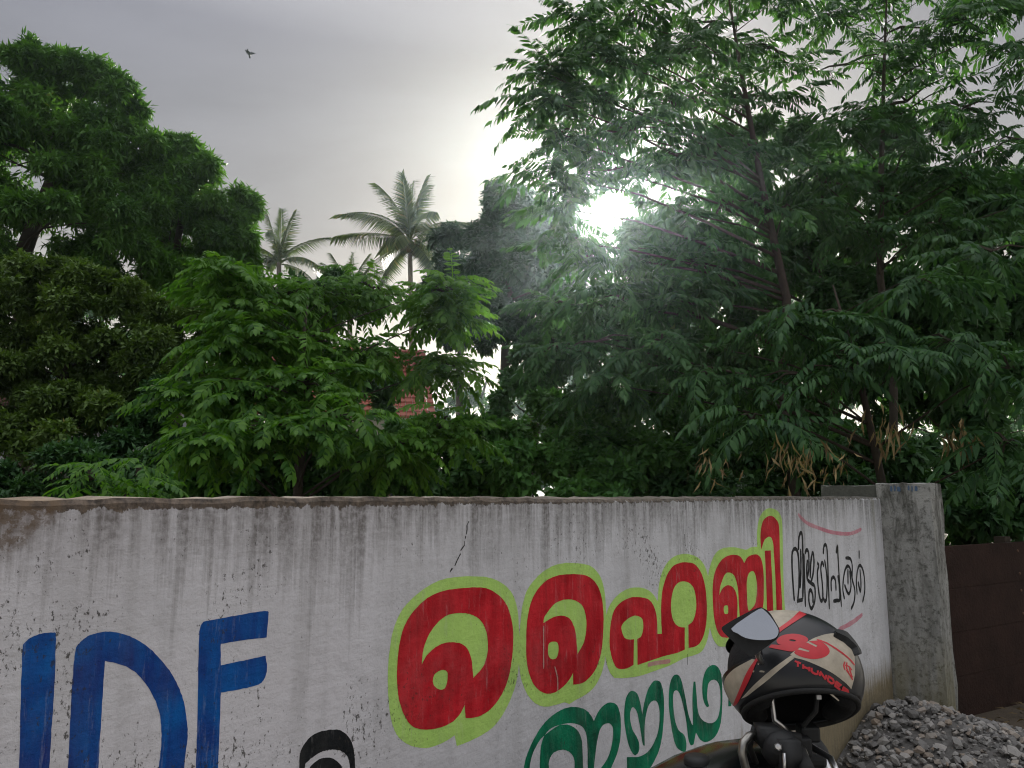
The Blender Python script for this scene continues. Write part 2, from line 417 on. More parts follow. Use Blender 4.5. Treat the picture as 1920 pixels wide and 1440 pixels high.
def letter(loops, org, sc, depth, mat, name='painted_letter', label=None):
    """loops traced at scale sc from a corner org, laid on the wall plane"""
    lps = []
    for lp in loops:
        q = smooth(lp)
        lps.append([Vector(on_wall(org[0] + p.x / sc, org[1] + p.y / sc)) + Vector((random.uniform(-.0005, .0005), random.uniform(-.0005, .0005))) for p in q])
    vs, fs = fill(lps)
    depth *= 0.28
    me = py_mesh(name, [(x, -depth, y) for x, y in vs], fs)
    o = obj(name, me, mat, wall)
    if label: o['label'] = label
    return o
def brush(lines, org, sc, w, depth, mat, name, label=None):
    mb = MB(); depth *= 0.35
    for ln in lines:
        q = [Vector(on_wall(org[0] + p.x / sc, org[1] + p.y / sc)) for p in smooth([tuple(p) for p in ln], closed=False, step=5)]
        a, b = stroke_outline(q, w)
        vs = [(p.x, -depth, p.y) for p in a] + [(p.x, -depth, p.y) for p in b]; n = len(a)
        mb.add(vs, [(i, i + 1, n + i + 1, n + i) for i in range(n - 1)]); depth += 0.00005
    o = mb.build(name, mat, wall)
    if label: o['label'] = label
    return o
M['red'] = plaster('red_paint', (0.40, 0.003, 0.010), True, (0.74, 0.026, 0.040))
M['lime'] = plaster('lime_paint', (0.46, 0.74, 0.17), True, (0.55, 0.84, 0.21))
M['green'] = plaster('green_paint', (0.003, 0.075, 0.042), True, (0.006, 0.27, 0.13))
M['blue'] = plaster('blue_paint', (0.010, 0.032, 0.20), True, (0.004, 0.125, 0.44))
M['black'] = plaster('black_paint', (0.008, 0.010, 0.012), True, (0.016, 0.018, 0.020))
M['pink'] = plaster('pink_chalk', (0.62, 0.20, 0.27), True, (0.66, 0.38, 0.42))
M['scratch'] = plaster('pale_scratch', (0.55, 0.28, 0.24), True, (0.60, 0.40, 0.34))

# blue capitals (the first is mostly outside the picture)
Z = ((0, 1100), 2.743)
letter([[(60, 1500, 1), (95, 1000), (105, 600), (115, 330), (122, 295), (160, 260), (220, 240), (275, 235), (287, 250), (285, 350), (275, 600), (260, 800), (250, 1000), (235, 1350), (190, 1560), (60, 1680), (-120, 1700), (-270, 1620), (-340, 1450), (-345, 1150), (-330, 800), (-315, 500), (-300, 420), (-180, 390), (-165, 430), (-185, 800), (-195, 1200), (-180, 1420), (-100, 1530), (0, 1540)]],
       *Z, 0.002, M['blue'], label='blue painted capital U at the left end of the wall')
letter([[(320, 1450, 1), (345, 1000), (360, 700), (375, 450), (387, 330), (400, 300), (450, 255), (530, 232), (600, 235), (680, 260), (760, 310), (830, 380), (890, 460), (935, 560), (955, 650), (965, 750), (955, 850), (935, 1000), (880, 1160), (760, 1330), (600, 1430), (450, 1465)],
        [(540, 382, 1), (620, 400), (690, 435), (750, 500), (800, 590), (825, 680), (830, 780), (820, 900), (795, 1000), (740, 1120), (640, 1230), (490, 1300, 1), (503, 1000), (510, 850), (525, 600)]],
       *Z, 0.002, M['blue'], label='blue painted capital D')
letter([[(995, 1400, 1), (1005, 1000), (1015, 700), (1020, 400), (1025, 230), (1045, 180, 1), (1150, 160), (1260, 140), (1360, 125), (1382, 130, 1), (1370, 262, 1), (1250, 275), (1135, 295, 1), (1135, 405, 1), (1250, 380), (1365, 355, 1), (1373, 420), (1360, 470), (1335, 500), (1270, 520), (1135, 545, 1), (1128, 750), (1118, 1000), (1105, 1385, 1)]],
       *Z, 0.002, M['blue'], label='blue painted capital F')
# black curl cut by the bottom of the picture
letter([[(240, 1700, 1), (250, 1200), (258, 950), (290, 800), (370, 650), (500, 500), (650, 410), (800, 360), (1000, 335), (1150, 345), (1300, 430), (1400, 560), (1450, 680), (1485, 850), (1500, 1000), (1520, 1700, 1), (1410, 1700, 1), (1395, 1200), (1350, 970), (1280, 880), (1180, 810), (1000, 785), (850, 805), (700, 860), (560, 950), (440, 1060), (380, 1150), (350, 1700, 1)],
        [(450, 1700, 1), (460, 1300), (500, 1170), (600, 1070), (720, 990), (870, 965), (1000, 985), (1120, 1060), (1200, 1160), (1240, 1300), (1260, 1700, 1)]],
       (540, 1340), 12, 0.002, M['black'], label='black painted curled letter')
# red name with a lime halo
Z1 = ((720, 1060), 4.0)
letter([[(545, 1355, 1), (530, 1275, 1), (460, 1320), (380, 1355), (300, 1370), (210, 1355), (130, 1310), (80, 1240), (45, 1120), (30, 960), (28, 800), (40, 650), (65, 500), (110, 380), (170, 290), (280, 190), (400, 120), (520, 90), (680, 82), (800, 95), (900, 145), (965, 220), (1000, 330), (1010, 450), (1015, 600), (1010, 750), (990, 880), (950, 1000), (890, 1120), (810, 1220), (700, 1290), (600, 1335)]],
       *Z1, 0.0015, M['lime'], 'painted_halo')
letter([[(610, 1145, 1), (604, 1045, 1), (560, 1125), (500, 1180), (420, 1215), (320, 1232), (240, 1220), (185, 1180), (140, 1100), (110, 1000), (97, 880), (97, 760), (110, 620), (135, 500), (180, 400), (250, 310), (340, 235), (450, 190), (570, 172), (700, 165), (790, 180), (870, 235), (920, 300), (950, 390), (966, 480), (966, 600), (955, 720), (935, 830), (900, 930), (840, 1030), (770, 1100), (690, 1138)],
        [(280, 745, 1), (290, 650), (305, 590), (340, 510), (400, 430), (470, 375), (550, 358), (640, 365), (710, 400), (750, 455), (772, 530), (778, 620), (765, 700), (735, 770), (668, 845, 1), (662, 770), (650, 690), (620, 620), (570, 585), (500, 576), (430, 590), (370, 625), (320, 675)],
        [(365, 850), (385, 810), (430, 785), (470, 795), (475, 840), (465, 900), (440, 930), (400, 925), (370, 895)]],
       *Z1, 0.004, M['red'], label='largest red letter, first of the name')
Z2 = ((960, 1040), 4.8)
letter([[(515, 1345, 1), (470, 1330), (400, 1350), (310, 1368), (230, 1350), (160, 1290), (110, 1200), (75, 1090), (60, 950), (62, 800), (75, 600), (95, 450), (130, 330), (190, 240), (270, 160), (370, 100), (480, 75), (600, 78), (700, 100), (770, 160), (810, 240), (835, 360), (845, 500), (850, 700), (845, 850), (830, 970), (800, 1080), (740, 1190), (660, 1260), (570, 1310)]],
       *Z2, 0.0020, M['lime'], 'painted_halo')
letter([[(548, 1170, 1), (548, 1062, 1), (510, 1130), (450, 1195), (380, 1240), (310, 1250), (250, 1225), (190, 1160), (150, 1060), (130, 950), (125, 820), (130, 650), (150, 500), (185, 390), (240, 300), (320, 225), (420, 185), (530, 175), (630, 180), (700, 205), (755, 260), (790, 330), (812, 430), (822, 560), (818, 700), (808, 830), (785, 940), (750, 1030), (700, 1100), (630, 1155)],
        [(280, 615, 1), (290, 560), (330, 500), (385, 440), (450, 408), (520, 402), (580, 418), (630, 460), (658, 530), (668, 620), (662, 710), (640, 800), (588, 895, 1), (580, 800), (570, 700), (545, 620), (510, 570), (450, 548), (380, 560), (320, 590)],
        [(322, 850), (330, 800), (365, 782), (405, 790), (418, 840), (410, 900), (390, 935), (355, 940), (328, 910)]],
       *Z2, 0.004, M['red'], label='second red letter of the name')
brush([[(281, 640), (281, 820), (280, 1025)], [(380, 1005), (400, 1080), (407, 1140), (408, 1222)]], *Z2, 0.006, 0.0055, M['scratch'], 'paint_run')
Z3 = ((1120, 1030), 5.536)
letter([[(175, 1335, 1), (130, 1280), (95, 1180), (75, 1050), (70, 880), (80, 740), (110, 620), (160, 530), (240, 450), (330, 405), (430, 395), (520, 420), (580, 470), (625, 540, 1), (635, 400), (660, 270), (710, 160), (780, 85), (870, 50), (960, 52), (1040, 85), (1100, 150), (1140, 250), (1165, 400), (1175, 550), (1175, 720), (1160, 850), (1130, 970), (1080, 1060), (1000, 1100), (900, 1130), (760, 1200), (600, 1260), (450, 1310), (300, 1335)]],
       *Z3, 0.0025, M['lime'], 'painted_halo')
letter([[(372, 1200, 1), (310, 1232), (245, 1243), (195, 1225), (165, 1170), (140, 1090), (125, 990), (128, 860), (140, 750), (165, 650), (210, 580), (280, 525), (360, 497), (440, 497), (510, 510), (560, 550), (595, 620), (615, 720), (622, 878, 1), (668, 878, 1), (662, 760), (660, 600), (670, 450), (695, 340), (735, 240), (790, 170), (860, 140), (930, 135), (1000, 150), (1050, 200), (1090, 280), (1115, 380), (1130, 500), (1135, 650), (1125, 780), (1105, 880), (1070, 960), (1020, 1005), (945, 1025, 1), (942, 785, 1), (985, 750), (1010, 690), (1025, 600), (1020, 500), (1000, 410), (960, 355), (900, 332), (840, 345), (795, 400), (770, 490), (762, 590), (770, 680), (795, 755), (840, 800), (905, 812, 1), (905, 1040, 1), (820, 1075), (700, 1105), (560, 1150), (415, 1200, 1), (412, 930, 1), (450, 905), (470, 850), (475, 780), (460, 715), (400, 688), (340, 705), (280, 750), (248, 800), (255, 860), (280, 915), (330, 937), (378, 932, 1)]],
       *Z3, 0.004, M['red'], label='third red letter of the name, with two round eyes')
brush([[(520, 1200), (600, 1180), (690, 1168), (755, 1158)]], *Z3, 0.016, 0.0045, M['scratch'], 'paint_run')
Z4 = ((1320, 950), 5.333)
letter([[(200, 1400), (120, 1370), (70, 1260), (45, 1100), (35, 900), (40, 700), (70, 560), (120, 460), (190, 415), (290, 405), (370, 420), (420, 430), (470, 405), (530, 400, 1), (530, 250), (550, 120), (600, 40), (660, 15), (730, 40), (775, 120), (785, 300), (790, 600), (800, 900), (815, 1250), (700, 1330), (500, 1360)]],
       *Z4, 0.0030, M['lime'], 'painted_halo')
letter([[(215, 1310), (160, 1290), (120, 1210), (95, 1080), (85, 920), (85, 800), (100, 680), (140, 580), (200, 510), (270, 483), (330, 485), (370, 510), (400, 565, 1), (430, 510), (480, 482), (530, 480), (565, 515), (585, 590), (595, 700), (595, 850), (592, 960), (570, 1060), (500, 1150), (430, 1200), (400, 1230), (350, 1260), (280, 1300)],
        [(150, 885, 1), (160, 800), (190, 710), (220, 665), (260, 660), (300, 690), (325, 760), (340, 850), (345, 950), (355, 1100, 1), (330, 1120, 1), (332, 960), (320, 870), (290, 810), (240, 785), (190, 810), (165, 850)],
        [(197, 1000), (210, 988), (235, 990), (240, 1030), (235, 1070), (205, 1070), (195, 1040)],
        [(425, 760), (440, 680), (470, 645), (500, 655), (520, 720), (527, 800), (522, 900), (505, 980), (450, 1040), (435, 1000), (428, 900)]],
       *Z4, 0.0045, M['red'], label='fourth red letter of the name, behind the mirror')
letter([[(570, 430, 1), (562, 320), (568, 220), (590, 140), (640, 95), (690, 100), (735, 150), (750, 220), (755, 400), (760, 600), (770, 800), (780, 1000), (792, 1270, 1), (730, 1280, 1), (715, 800), (705, 600), (695, 450), (690, 370), (670, 310), (640, 303), (605, 330), (585, 380)],
        [(605, 440, 1), (665, 438, 1), (670, 560), (680, 750), (700, 1280, 1), (635, 1285, 1), (620, 800), (612, 600)]],
       *Z4, 0.0045, M['red'], label='tall red vowel hook ending the name')
# green second line
Z5 = ((970, 1230), 4.465)
letter([[(30, 1200, 1), (50, 1000), (60, 900), (90, 800), (140, 690), (210, 580), (290, 500), (380, 445), (470, 425), (560, 445), (610, 490), (640, 545, 1), (680, 460), (740, 400), (790, 390), (835, 415), (860, 490), (867, 580), (860, 700), (840, 800), (800, 900), (740, 1020), (660, 1110, 1), (600, 1060, 1), (720, 910), (765, 830), (790, 740), (800, 650), (795, 590), (765, 562), (720, 575), (690, 620), (670, 700), (655, 800), (630, 1040, 1), (588, 1040, 1), (588, 850), (585, 740), (575, 650), (540, 590), (480, 565), (420, 562), (350, 580), (270, 630), (200, 690), (150, 770), (115, 860), (95, 1000), (80, 1200, 1)],
        [(180, 1200, 1), (185, 1000), (190, 830), (200, 740), (230, 660), (290, 600), (370, 575), (440, 580), (500, 620), (535, 690), (545, 780), (548, 1000), (545, 1200, 1), (470, 1200, 1), (474, 1000), (478, 890), (460, 830), (420, 795), (370, 785), (310, 805), (275, 850), (262, 910), (275, 1000), (300, 1080), (280, 1200, 1)]],
       *Z5, 0.002, M['green'], label='large green curled letter below the red name')
letter([[(985, 830), (950, 790), (920, 700), (897, 560), (895, 450), (910, 350), (940, 300), (970, 293), (1005, 320), (1030, 400), (1045, 490, 1), (1060, 400), (1090, 290), (1130, 220), (1165, 205), (1200, 225), (1220, 300), (1228, 420), (1222, 560), (1210, 680), (1185, 790), (1150, 870), (1110, 940), (1040, 1010), (920, 1040, 1), (917, 845, 1), (1000, 845), (1060, 825), (1110, 780), (1150, 710), (1180, 620), (1190, 520), (1185, 430), (1165, 380), (1135, 375), (1100, 410), (1075, 500), (1065, 600), (1065, 750, 1), (1050, 740), (1035, 650), (1020, 560), (1005, 480), (980, 435), (960, 432), (945, 470), (945, 540), (965, 620), (1000, 680), (1020, 740), (1015, 800)]],
       *Z5, 0.002, M['green'], label='green heart-shaped letter')
letter([[(1385, 800), (1340, 770), (1310, 700), (1285, 560), (1268, 420), (1270, 280), (1290, 190), (1325, 155), (1360, 175), (1385, 250), (1410, 370), (1430, 480), (1460, 570), (1470, 575, 1), (1468, 500), (1465, 350), (1475, 215, 1), (1490, 215, 1), (1500, 330), (1510, 450), (1535, 520), (1580, 555), (1630, 560), (1670, 530), (1692, 460), (1700, 370), (1695, 270), (1670, 210), (1630, 200), (1600, 230), (1590, 290), (1590, 360), (1605, 420, 1), (1585, 425), (1560, 380), (1548, 300), (1552, 200), (1580, 115), (1630, 75), (1675, 90), (1705, 150), (1715, 260), (1715, 400), (1705, 540), (1680, 630), (1640, 690), (1580, 720), (1530, 700), (1495, 640, 1), (1475, 740, 1), (1450, 745), (1430, 690), (1415, 560), (1395, 450), (1370, 350), (1345, 295), (1320, 290), (1305, 320), (1305, 420), (1320, 540), (1350, 620), (1395, 660), (1413, 720), (1410, 790)]],
       *Z5, 0.002, M['green'], label='green double-looped letter beside the helmet')
letter([[(1770, 150, 1), (1785, 70), (1820, 10), (1860, -5), (1885, 20), (1910, 150), (1925, 300), (1935, 450, 1), (1900, 470, 1), (1885, 300), (1862, 90), (1845, 75), (1815, 130), (1800, 260), (1790, 420, 1), (1765, 420, 1)]],
       *Z5, 0.002, M['green'], label='green letter mostly hidden behind the helmet')
# small black slogan near the pillar: thin brush strokes, one object for each cluster
Z6 = ((1470, 950), 6.857)
for k, lines in enumerate([
    [[(132, 1215), (115, 1000), (102, 750), (105, 590), (140, 540), (175, 590), (190, 750), (192, 1000), (175, 1205)], [(165, 1215), (200, 1205), (240, 1195)], [(185, 560), (190, 400), (218, 330), (235, 400), (240, 600), (245, 900), (240, 1190)], [(213, 540), (216, 800), (205, 1050)]],
    [[(268, 600), (290, 555), (315, 600), (318, 800), (300, 900)], [(300, 680), (292, 800), (300, 930), (350, 985), (390, 1020), (400, 1120), (390, 1230), (350, 1310), (320, 1220), (322, 1100), (345, 1075), (368, 1140), (372, 1240)], [(335, 920), (345, 700), (368, 590), (384, 690), (375, 850), (345, 970)], [(255, 600), (262, 900), (275, 1290)]],
    [[(425, 720), (445, 760), (428, 850), (440, 1050), (468, 1200), (497, 1180), (492, 1000), (472, 800), (490, 715), (512, 770)], [(500, 1170), (528, 1215), (548, 1150), (550, 900), (520, 680)], [(503, 610), (512, 510), (535, 490), (550, 540), (560, 700), (570, 1000), (582, 1320)]],
    [[(608, 1090), (606, 950), (632, 905), (660, 950), (668, 1080)], [(632, 1215), (680, 1205), (715, 1190), (708, 1000), (690, 880)], [(668, 600), (685, 505), (692, 620), (708, 900), (738, 1290)]],
    [[(778, 1190), (755, 1050), (775, 850), (812, 765), (850, 800), (880, 950), (910, 1080), (900, 1220), (862, 1315)], [(788, 660), (850, 670), (876, 760), (872, 930)], [(820, 800), (822, 1000)], [(775, 1000), (828, 1120), (860, 1020), (842, 820)]],
    [[(965, 560), (965, 670)], [(940, 1130), (930, 950), (948, 800), (978, 755), (1015, 820), (1035, 950), (1035, 1100), (1008, 1230)], [(975, 800), (988, 980), (980, 1090), (950, 960)]]]):
    brush(lines, *Z6, 0.021, 0.002, M['black'], 'painted_letter')
brush([[(1496, 964), (1512, 980), (1535, 990), (1560, 998), (1585, 1001), (1600, 999), (1615, 992)]], (0, 0), 1, 0.022, 0.0015, M['pink'], 'pink_mark')
brush([[(1572, 1181), (1598, 1167), (1617, 1152)]], (0, 0), 1, 0.028, 0.0015, M['pink'], 'pink_mark')
# hairline crack above the first red letter and a seam below the third
M['crack'] = plain('crack', (0.03, 0.028, 0.025), 0.9)
def crack(pts, w):
    q = []
    for i in range(len(pts) - 1):
        for k in range(5):
            a, b = Vector(pts[i]), Vector(pts[i + 1]); p = a.lerp(b, k / 5)
            q.append(p + Vector((random.uniform(-2, 2), random.uniform(-2, 2))))
    mb = MB(); prev = None
    for i in range(len(q) - 1):
        if random.random() < 0.25: continue
        a, b = Vector(on_wall(*q[i])), Vector(on_wall(*q[i + 1])); t = (b - a).normalized(); n = Vector((-t.y, t.x)) * w * random.uniform(0.4, 1.3)
        mb.add([(a.x + n.x, -0.0009, a.y + n.y), (b.x + n.x * 0.7, -0.0009, b.y + n.y * 0.7), (b.x - n.x * 0.7, -0.0009, b.y - n.y * 0.7), (a.x - n.x, -0.0009, a.y - n.y)], [(0, 1, 2, 3)])
    mb.build('crack', M['crack'], wall)
crack([(880, 963), (873, 1000), (868, 1025), (852, 1060), (840, 1078)], 0.0022)
crack([(1285, 935), (1285, 1045)], 0.0018)
crack([(1286, 1165), (1288, 1265)], 0.0016)

# ------------------------------------------------------------------ pillar at the end of the wall
def wpt(u, s, z): return WA + WT * u + WN * s + Vector((0, 0, z))      # s: out of the wall toward the road
m, t, b = new_mat('mouldy_cement')
co = t.nodes.new('ShaderNodeTexCoord').outputs['Object']
base = mixc(t, noise(t, co, 4, 5, 0.6), (0.20, 0.205, 0.19), (0.46, 0.46, 0.44))
v = t.nodes.new('ShaderNodeSeparateXYZ'); t.links.new(co, v.inputs[0])
st = noise(t, scaled(t, co, 11, 11, 3.0), 1.0, 6, 0.72, 0.6)
tp = ramp(t, mathn(t, 'DIVIDE', v.outputs[2], 1.7), [(0.0, 0.55), (0.5, 0.5), (0.75, 0.8), (1.0, 1.0)])
base = mixc(t, mathn(t, 'MULTIPLY', mathn(t, 'MULTIPLY', ramp(t, st, [(0.42, 0.0), (0.60, 1.0)]), tp), 0.85), base, (0.05, 0.05, 0.04))
ms = noise(t, co, 30, 5, 0.7)
base = mixc(t, mathn(t, 'MULTIPLY', ramp(t, ms, [(0.50, 0.0), (0.64, 1.0)]), 0.7), base, (0.055, 0.055, 0.045))
ol = noise(t, scaled(t, co, 8, 8, 0.9), 1.0, 3, 0.6)
lo = ramp(t, v.outputs[2], [(0.25, 1.0), (0.75, 0.0)])
base = mixc(t, mathn(t, 'MULTIPLY', mathn(t, 'MULTIPLY', ramp(t, ol, [(0.45, 0.0), (0.6, 1.0)]), lo), 0.7), base, (0.20, 0.18, 0.09))
t.links.new(base, b.inputs['Base Color']); b.inputs['Roughness'].default_value = 0.9; b.inputs['Specular IOR Level'].default_value = 0.2
bn = t.nodes.new('ShaderNodeBump'); bn.inputs['Strength'].default_value = 0.6; bn.inputs['Distance'].default_value = 0.008
t.links.new(noise(t, co, 35, 6, 0.7), bn.inputs['Height']); t.links.new(bn.outputs[0], b.inputs['Normal'])
M['mouldy'] = m
def jitter_box(u0, u1, s0, s1, z0, z1, j=0.004):
    bm = bmesh.new()
    nz, ns, nw = 12, 4, 4
    for face in range(1): pass
    bmesh.ops.create_cube(bm, size=1)
    bmesh.ops.subdivide_edges(bm, edges=bm.edges[:], cuts=7, use_grid_fill=True)
    for q in bm.verts:
        u = u0 + (q.co.x + 0.5) * (u1 - u0); s_ = s0 + (q.co.y + 0.5) * (s1 - s0); z = z0 + (q.co.z + 0.5) * (z1 - z0)
        edge = sum(abs(abs(c) - 0.5) < 1e-4 for c in q.co)
        k = j * (2.0 if edge >= 2 else 1.0)
        q.co = wpt(u, s_, z) + Vector((random.uniform(-k, k), random.uniform(-k, k), random.uniform(-k, k) if z > z0 + 0.01 else 0))
    bmesh.ops.recalc_face_normals(bm, faces=bm.faces)
    me = bpy.data.meshes.new('m'); bm.to_mesh(me); bm.free(); return me
pil = empty('gate_pillar', wpt(U1 + 0.15, 0.15, 0), 'mould-blackened cement pillar ending the painted wall beside the gravel', 'pillar')
def under(o, root):
    o.parent = root; o.matrix_parent_inverse = Matrix.Translation(-Vector(root.location)); return o
M['pillar_back'] = plain('dark_cement', (0.10, 0.105, 0.09), 0.9, var=0.5, scale=9, bump=0.6, spec=0.2)  # rear block has a darker cement tone than the shaft
under(obj('shaft', jitter_box(U1 + 0.004, U1 + 0.26, -0.02, 0.315, -0.05, 1.685), M['mouldy']), pil)
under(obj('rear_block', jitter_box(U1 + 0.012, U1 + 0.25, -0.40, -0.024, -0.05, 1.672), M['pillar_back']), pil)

M['faded_blue'] = plain('faded_blue_paint', (0.07, 0.12, 0.20), 0.9, var=0.6, scale=60)
def on_side(px, py):                             # picture point -> the pillar's face turned to the road's near end
    d = ray(px, py); o = Vector((0, 0, EYE)); q = wpt(U1 - 0.006, 0, 0); k_ = (q - o).dot(WT) / d.dot(WT); return o + d * k_
for x0, x1, y0, y1 in ((1669, 1673, 912, 922), (1676, 1679, 911, 921), (1682, 1688, 913, 922), (1702, 1705, 911, 920), (1709, 1711, 911, 922), (1715, 1720, 912, 921)):
    q = [(x0, y0), ((x0 + x1) / 2, y0 - 1), (x1, y0 + 1), (x1 + .5, (y0 + y1) / 2), (x1, y1), (x0, y1 - 1)]
    under(MB().add([on_side(x, y) for x, y in q], [tuple(range(6))]).build('paint_mark', M['faded_blue'], None), pil)

# ------------------------------------------------------------------ foliage machinery
SUNV = np.array(SUN_DIR)
def gap_mask(p, width=0.28):
    """the crown has an opening where the sun stands: True for points to keep"""
    q = p - np.array([0, 0, EYE]); along = q @ SUNV
    d = np.linalg.norm(q - along[:, None] * SUNV, axis=1)
    return d > width * np.clip(along / 10.0, 0.5, 3.0)
def unit(a): return a / np.maximum(np.linalg.norm(a, axis=-1, keepdims=True), 1e-9)
def lobe_world(l):
    cx, cy, rx, ry, Y = l[:5]
    c = np.array(at(cx, cy, Y)); k = mpp(Y)
    rd = l[5] if len(l) > 5 else 0.8 * rx * k
    return c, np.array([rx * k, rd, ry * k])
def shell_points(c, r, n, inner=0.55):
    """twig tips gathered in leafy clumps that sit on the lobe's skin, with gaps between"""
    m = max(9, n // 46)
    cd = unit(RNG.normal(size=(m, 3))); cd[:, 2] = np.where(cd[:, 2] < -0.5, -cd[:, 2], cd[:, 2])
    cr = RNG.uniform(max(inner, 0.35), 1.0, m) ** 0.6
    cc = c + cd * r * cr[:, None]; size = RNG.uniform(0.16, 0.44, m); tone = RNG.random(m)
    k = RNG.integers(0, m, n)
    d = unit(RNG.normal(size=(n, 3)) + cd[k] * 0.9 + np.array([0, 0, 0.35]))
    rad = 0.35 + 0.65 * RNG.random(n) ** 0.5
    p = cc[k] + d * np.array([r.mean(), r.mean(), r.mean() * 0.72]) * (size[k] * rad)[:, None]
    return p, d, tone[k]
def blades(base, ax, nor, ln, wd, tint, mid=0.42, bend=0.18):
    """kite-shaped blades: 5 verts, quad+2 tris folded along a bend"""
    n = len(base); side = unit(np.cross(ax, nor)); nor = np.cross(side, ax)
    L_ = ln[:, None]; W_ = wd[:, None]
    v = np.empty((n, 4, 3))
    v[:, 0] = base
    v[:, 1] = base + ax * L_ * mid + side * W_ * 0.5 + nor * L_ * 0.04
    v[:, 2] = base + ax * L_ * mid - side * W_ * 0.5 + nor * L_ * 0.04
    v[:, 3] = base + ax * L_ - nor * L_ * bend
    v = v.reshape(-1, 3)
    f = np.array([0, 2, 1, 1, 2, 3])
    loops = (np.arange(n)[:, None] * 4 + f[None]).ravel()
    return v, loops, np.full(2 * n, 3), np.repeat(tint, 4)
def leafy(lobes, tips, per, ln, wd, droop=0.35, inner=0.5, dens=1.0):
    """rosettes of drooping leaves at twig tips spread through lobed crowns -> mesh data"""
    B, A, Nn, Ls, Ws, T = [], [], [], [], [], []
    for l in lobes:
        c, r = lobe_world(l)
        n = int(tips * dens)
        p, d, tone = shell_points(c, r, n, inner)
        keep = gap_mask(p); p, d, tone = p[keep], d[keep], tone[keep]; n = len(p)
        out = unit(d * np.array([1, 1, 0.7]) + RNG.normal(size=(n, 3)) * 0.45 + np.array([0, 0, 0.25]))
        clump = 0.65 * tone + 0.35 * RNG.random(n)
        for k in range(per):
            a = unit(out * RNG.uniform(0.2, 0.9, (n, 1)) + RNG.normal(size=(n, 3)) * 0.75 - np.array([0, 0, droop]))
            up = unit(np.array([0, 0, 1.0]) + RNG.normal(size=(n, 3)) * 0.45)
            s = RNG.uniform(0.7, 1.2, n)
            B.append(p + RNG.normal(size=(n, 3)) * ln * 0.25); A.append(a); Nn.append(up); Ls.append(ln * s); Ws.append(wd * s * RNG.uniform(0.8, 1.2, n))
            T.append(np.clip(clump * 0.6 + RNG.random(n) * 0.42, 0, 1))
    B, A, Nn, Ls, Ws, T = (np.concatenate(q) for q in (B, A, Nn, Ls, Ws, T))
    return blades(B, A, Nn, Ls, Ws, T)
def limb_mesh(base, lobes, r0, name, fork=None, sub=3):
    """tapered leader that wanders up through the crown, limbs leaving it at different heights"""
    base = Vector(base); mb = MB()
    cs = [Vector(lobe_world(l)[0]) for l in lobes]
    zmax = max(c.z for c in cs) - 0.25; topc = sum((c for c in cs), Vector()) / len(cs)
    top = Vector((topc.x * 0.4 + base.x * 0.6, topc.y * 0.5 + base.y * 0.5, zmax))
    fk = Vector(fork) if fork is not None else base.lerp(top, 0.45)
    path = [base - Vector((0, 0, 0.1)), base + Vector((0, 0, 0.15))]
    for s_ in (0.35, 0.7, 1.0): path.append(base.lerp(fk, s_) + Vector((random.uniform(-.08, .08), random.uniform(-.08, .08), 0)) * (s_ < 1))
    for s_ in (0.35, 0.7, 1.0): path.append(fk.lerp(top, s_) + Vector((random.uniform(-.2, .2), random.uniform(-.2, .2), 0)) * r0 * 6)
    rads = [r0 * 1.3, r0 * 1.05, r0 * .95, r0 * .88, r0 * .8, r0 * .6, r0 * .38, r0 * .15]
    mb.tube(path, rads, 9)
    def leader(z):
        for i in range(1, len(path) - 1):
            if path[i + 1].z >= z:
                f = max(0.0, (z - path[i].z) / max(1e-4, path[i + 1].z - path[i].z)); return path[i].lerp(path[i + 1], f), rads[i] * (1 - f) + rads[i + 1] * f
        return path[-2], rads[-2]
    for l, c in zip(lobes, cs):
        rr = lobe_world(l)[1]; hd = (c - top).xy.length
        z0 = max(base.z + (fk.z - base.z) * 0.55, min(c.z - 0.32 * hd - 0.15, zmax * 0.92)) + random.uniform(-.15, .15)
        st_, rs = leader(z0)
        ln = (c - st_).length; rl = min(rs * 0.55, r0 * 0.42) * min(1.0, 0.45 + ln / 6)
        m1 = st_.lerp(c, 0.35) + Vector((random.uniform(-.1, .1), random.uniform(-.1, .1), 0.09)) * ln * 0.5
        m2 = st_.lerp(c, 0.7) + Vector((random.uniform(-.08, .08), random.uniform(-.08, .08), 0.07)) * ln * 0.5
        mb.tube([st_, m1, m2, c], [rl, rl * .75, rl * .5, rl * .22], 6)
        for _ in range(sub):
            e = c + Vector((random.uniform(-1, 1) * rr[0], random.uniform(-1, 1) * rr[1], random.uniform(-0.3, 0.9) * rr[2])) * 0.75
            q = m1.lerp(c, random.uniform(0.2, 0.9))
            mb.tube([q, q.lerp(e, 0.5) + Vector((0, 0, 0.05)), e], [rl * 0.4, rl * 0.25, rl * 0.08], 5)
    return mb.mesh(name, True)
def tree(name, label, lobes, tips, per, ln, wd, mat, base, r0, cat='tree', droop=0.35, group=None, trunk='trunk', fork=None, inner=0.5):
    base = Vector(base)
    root = empty(name, base, label, cat, group)
    v, lo, sz, ti = leafy(lobes, tips, per, ln, wd, droop, inner)
    under(obj('crown', np_mesh('crown', v, lo, sz, ti), M[mat]), root)
    under(obj(trunk, limb_mesh(base, lobes, r0, trunk, fork), M['bark']), root)
    return root
def ground_below(px, Y): return Vector(((px - 960) * mpp(Y), Y, 0))

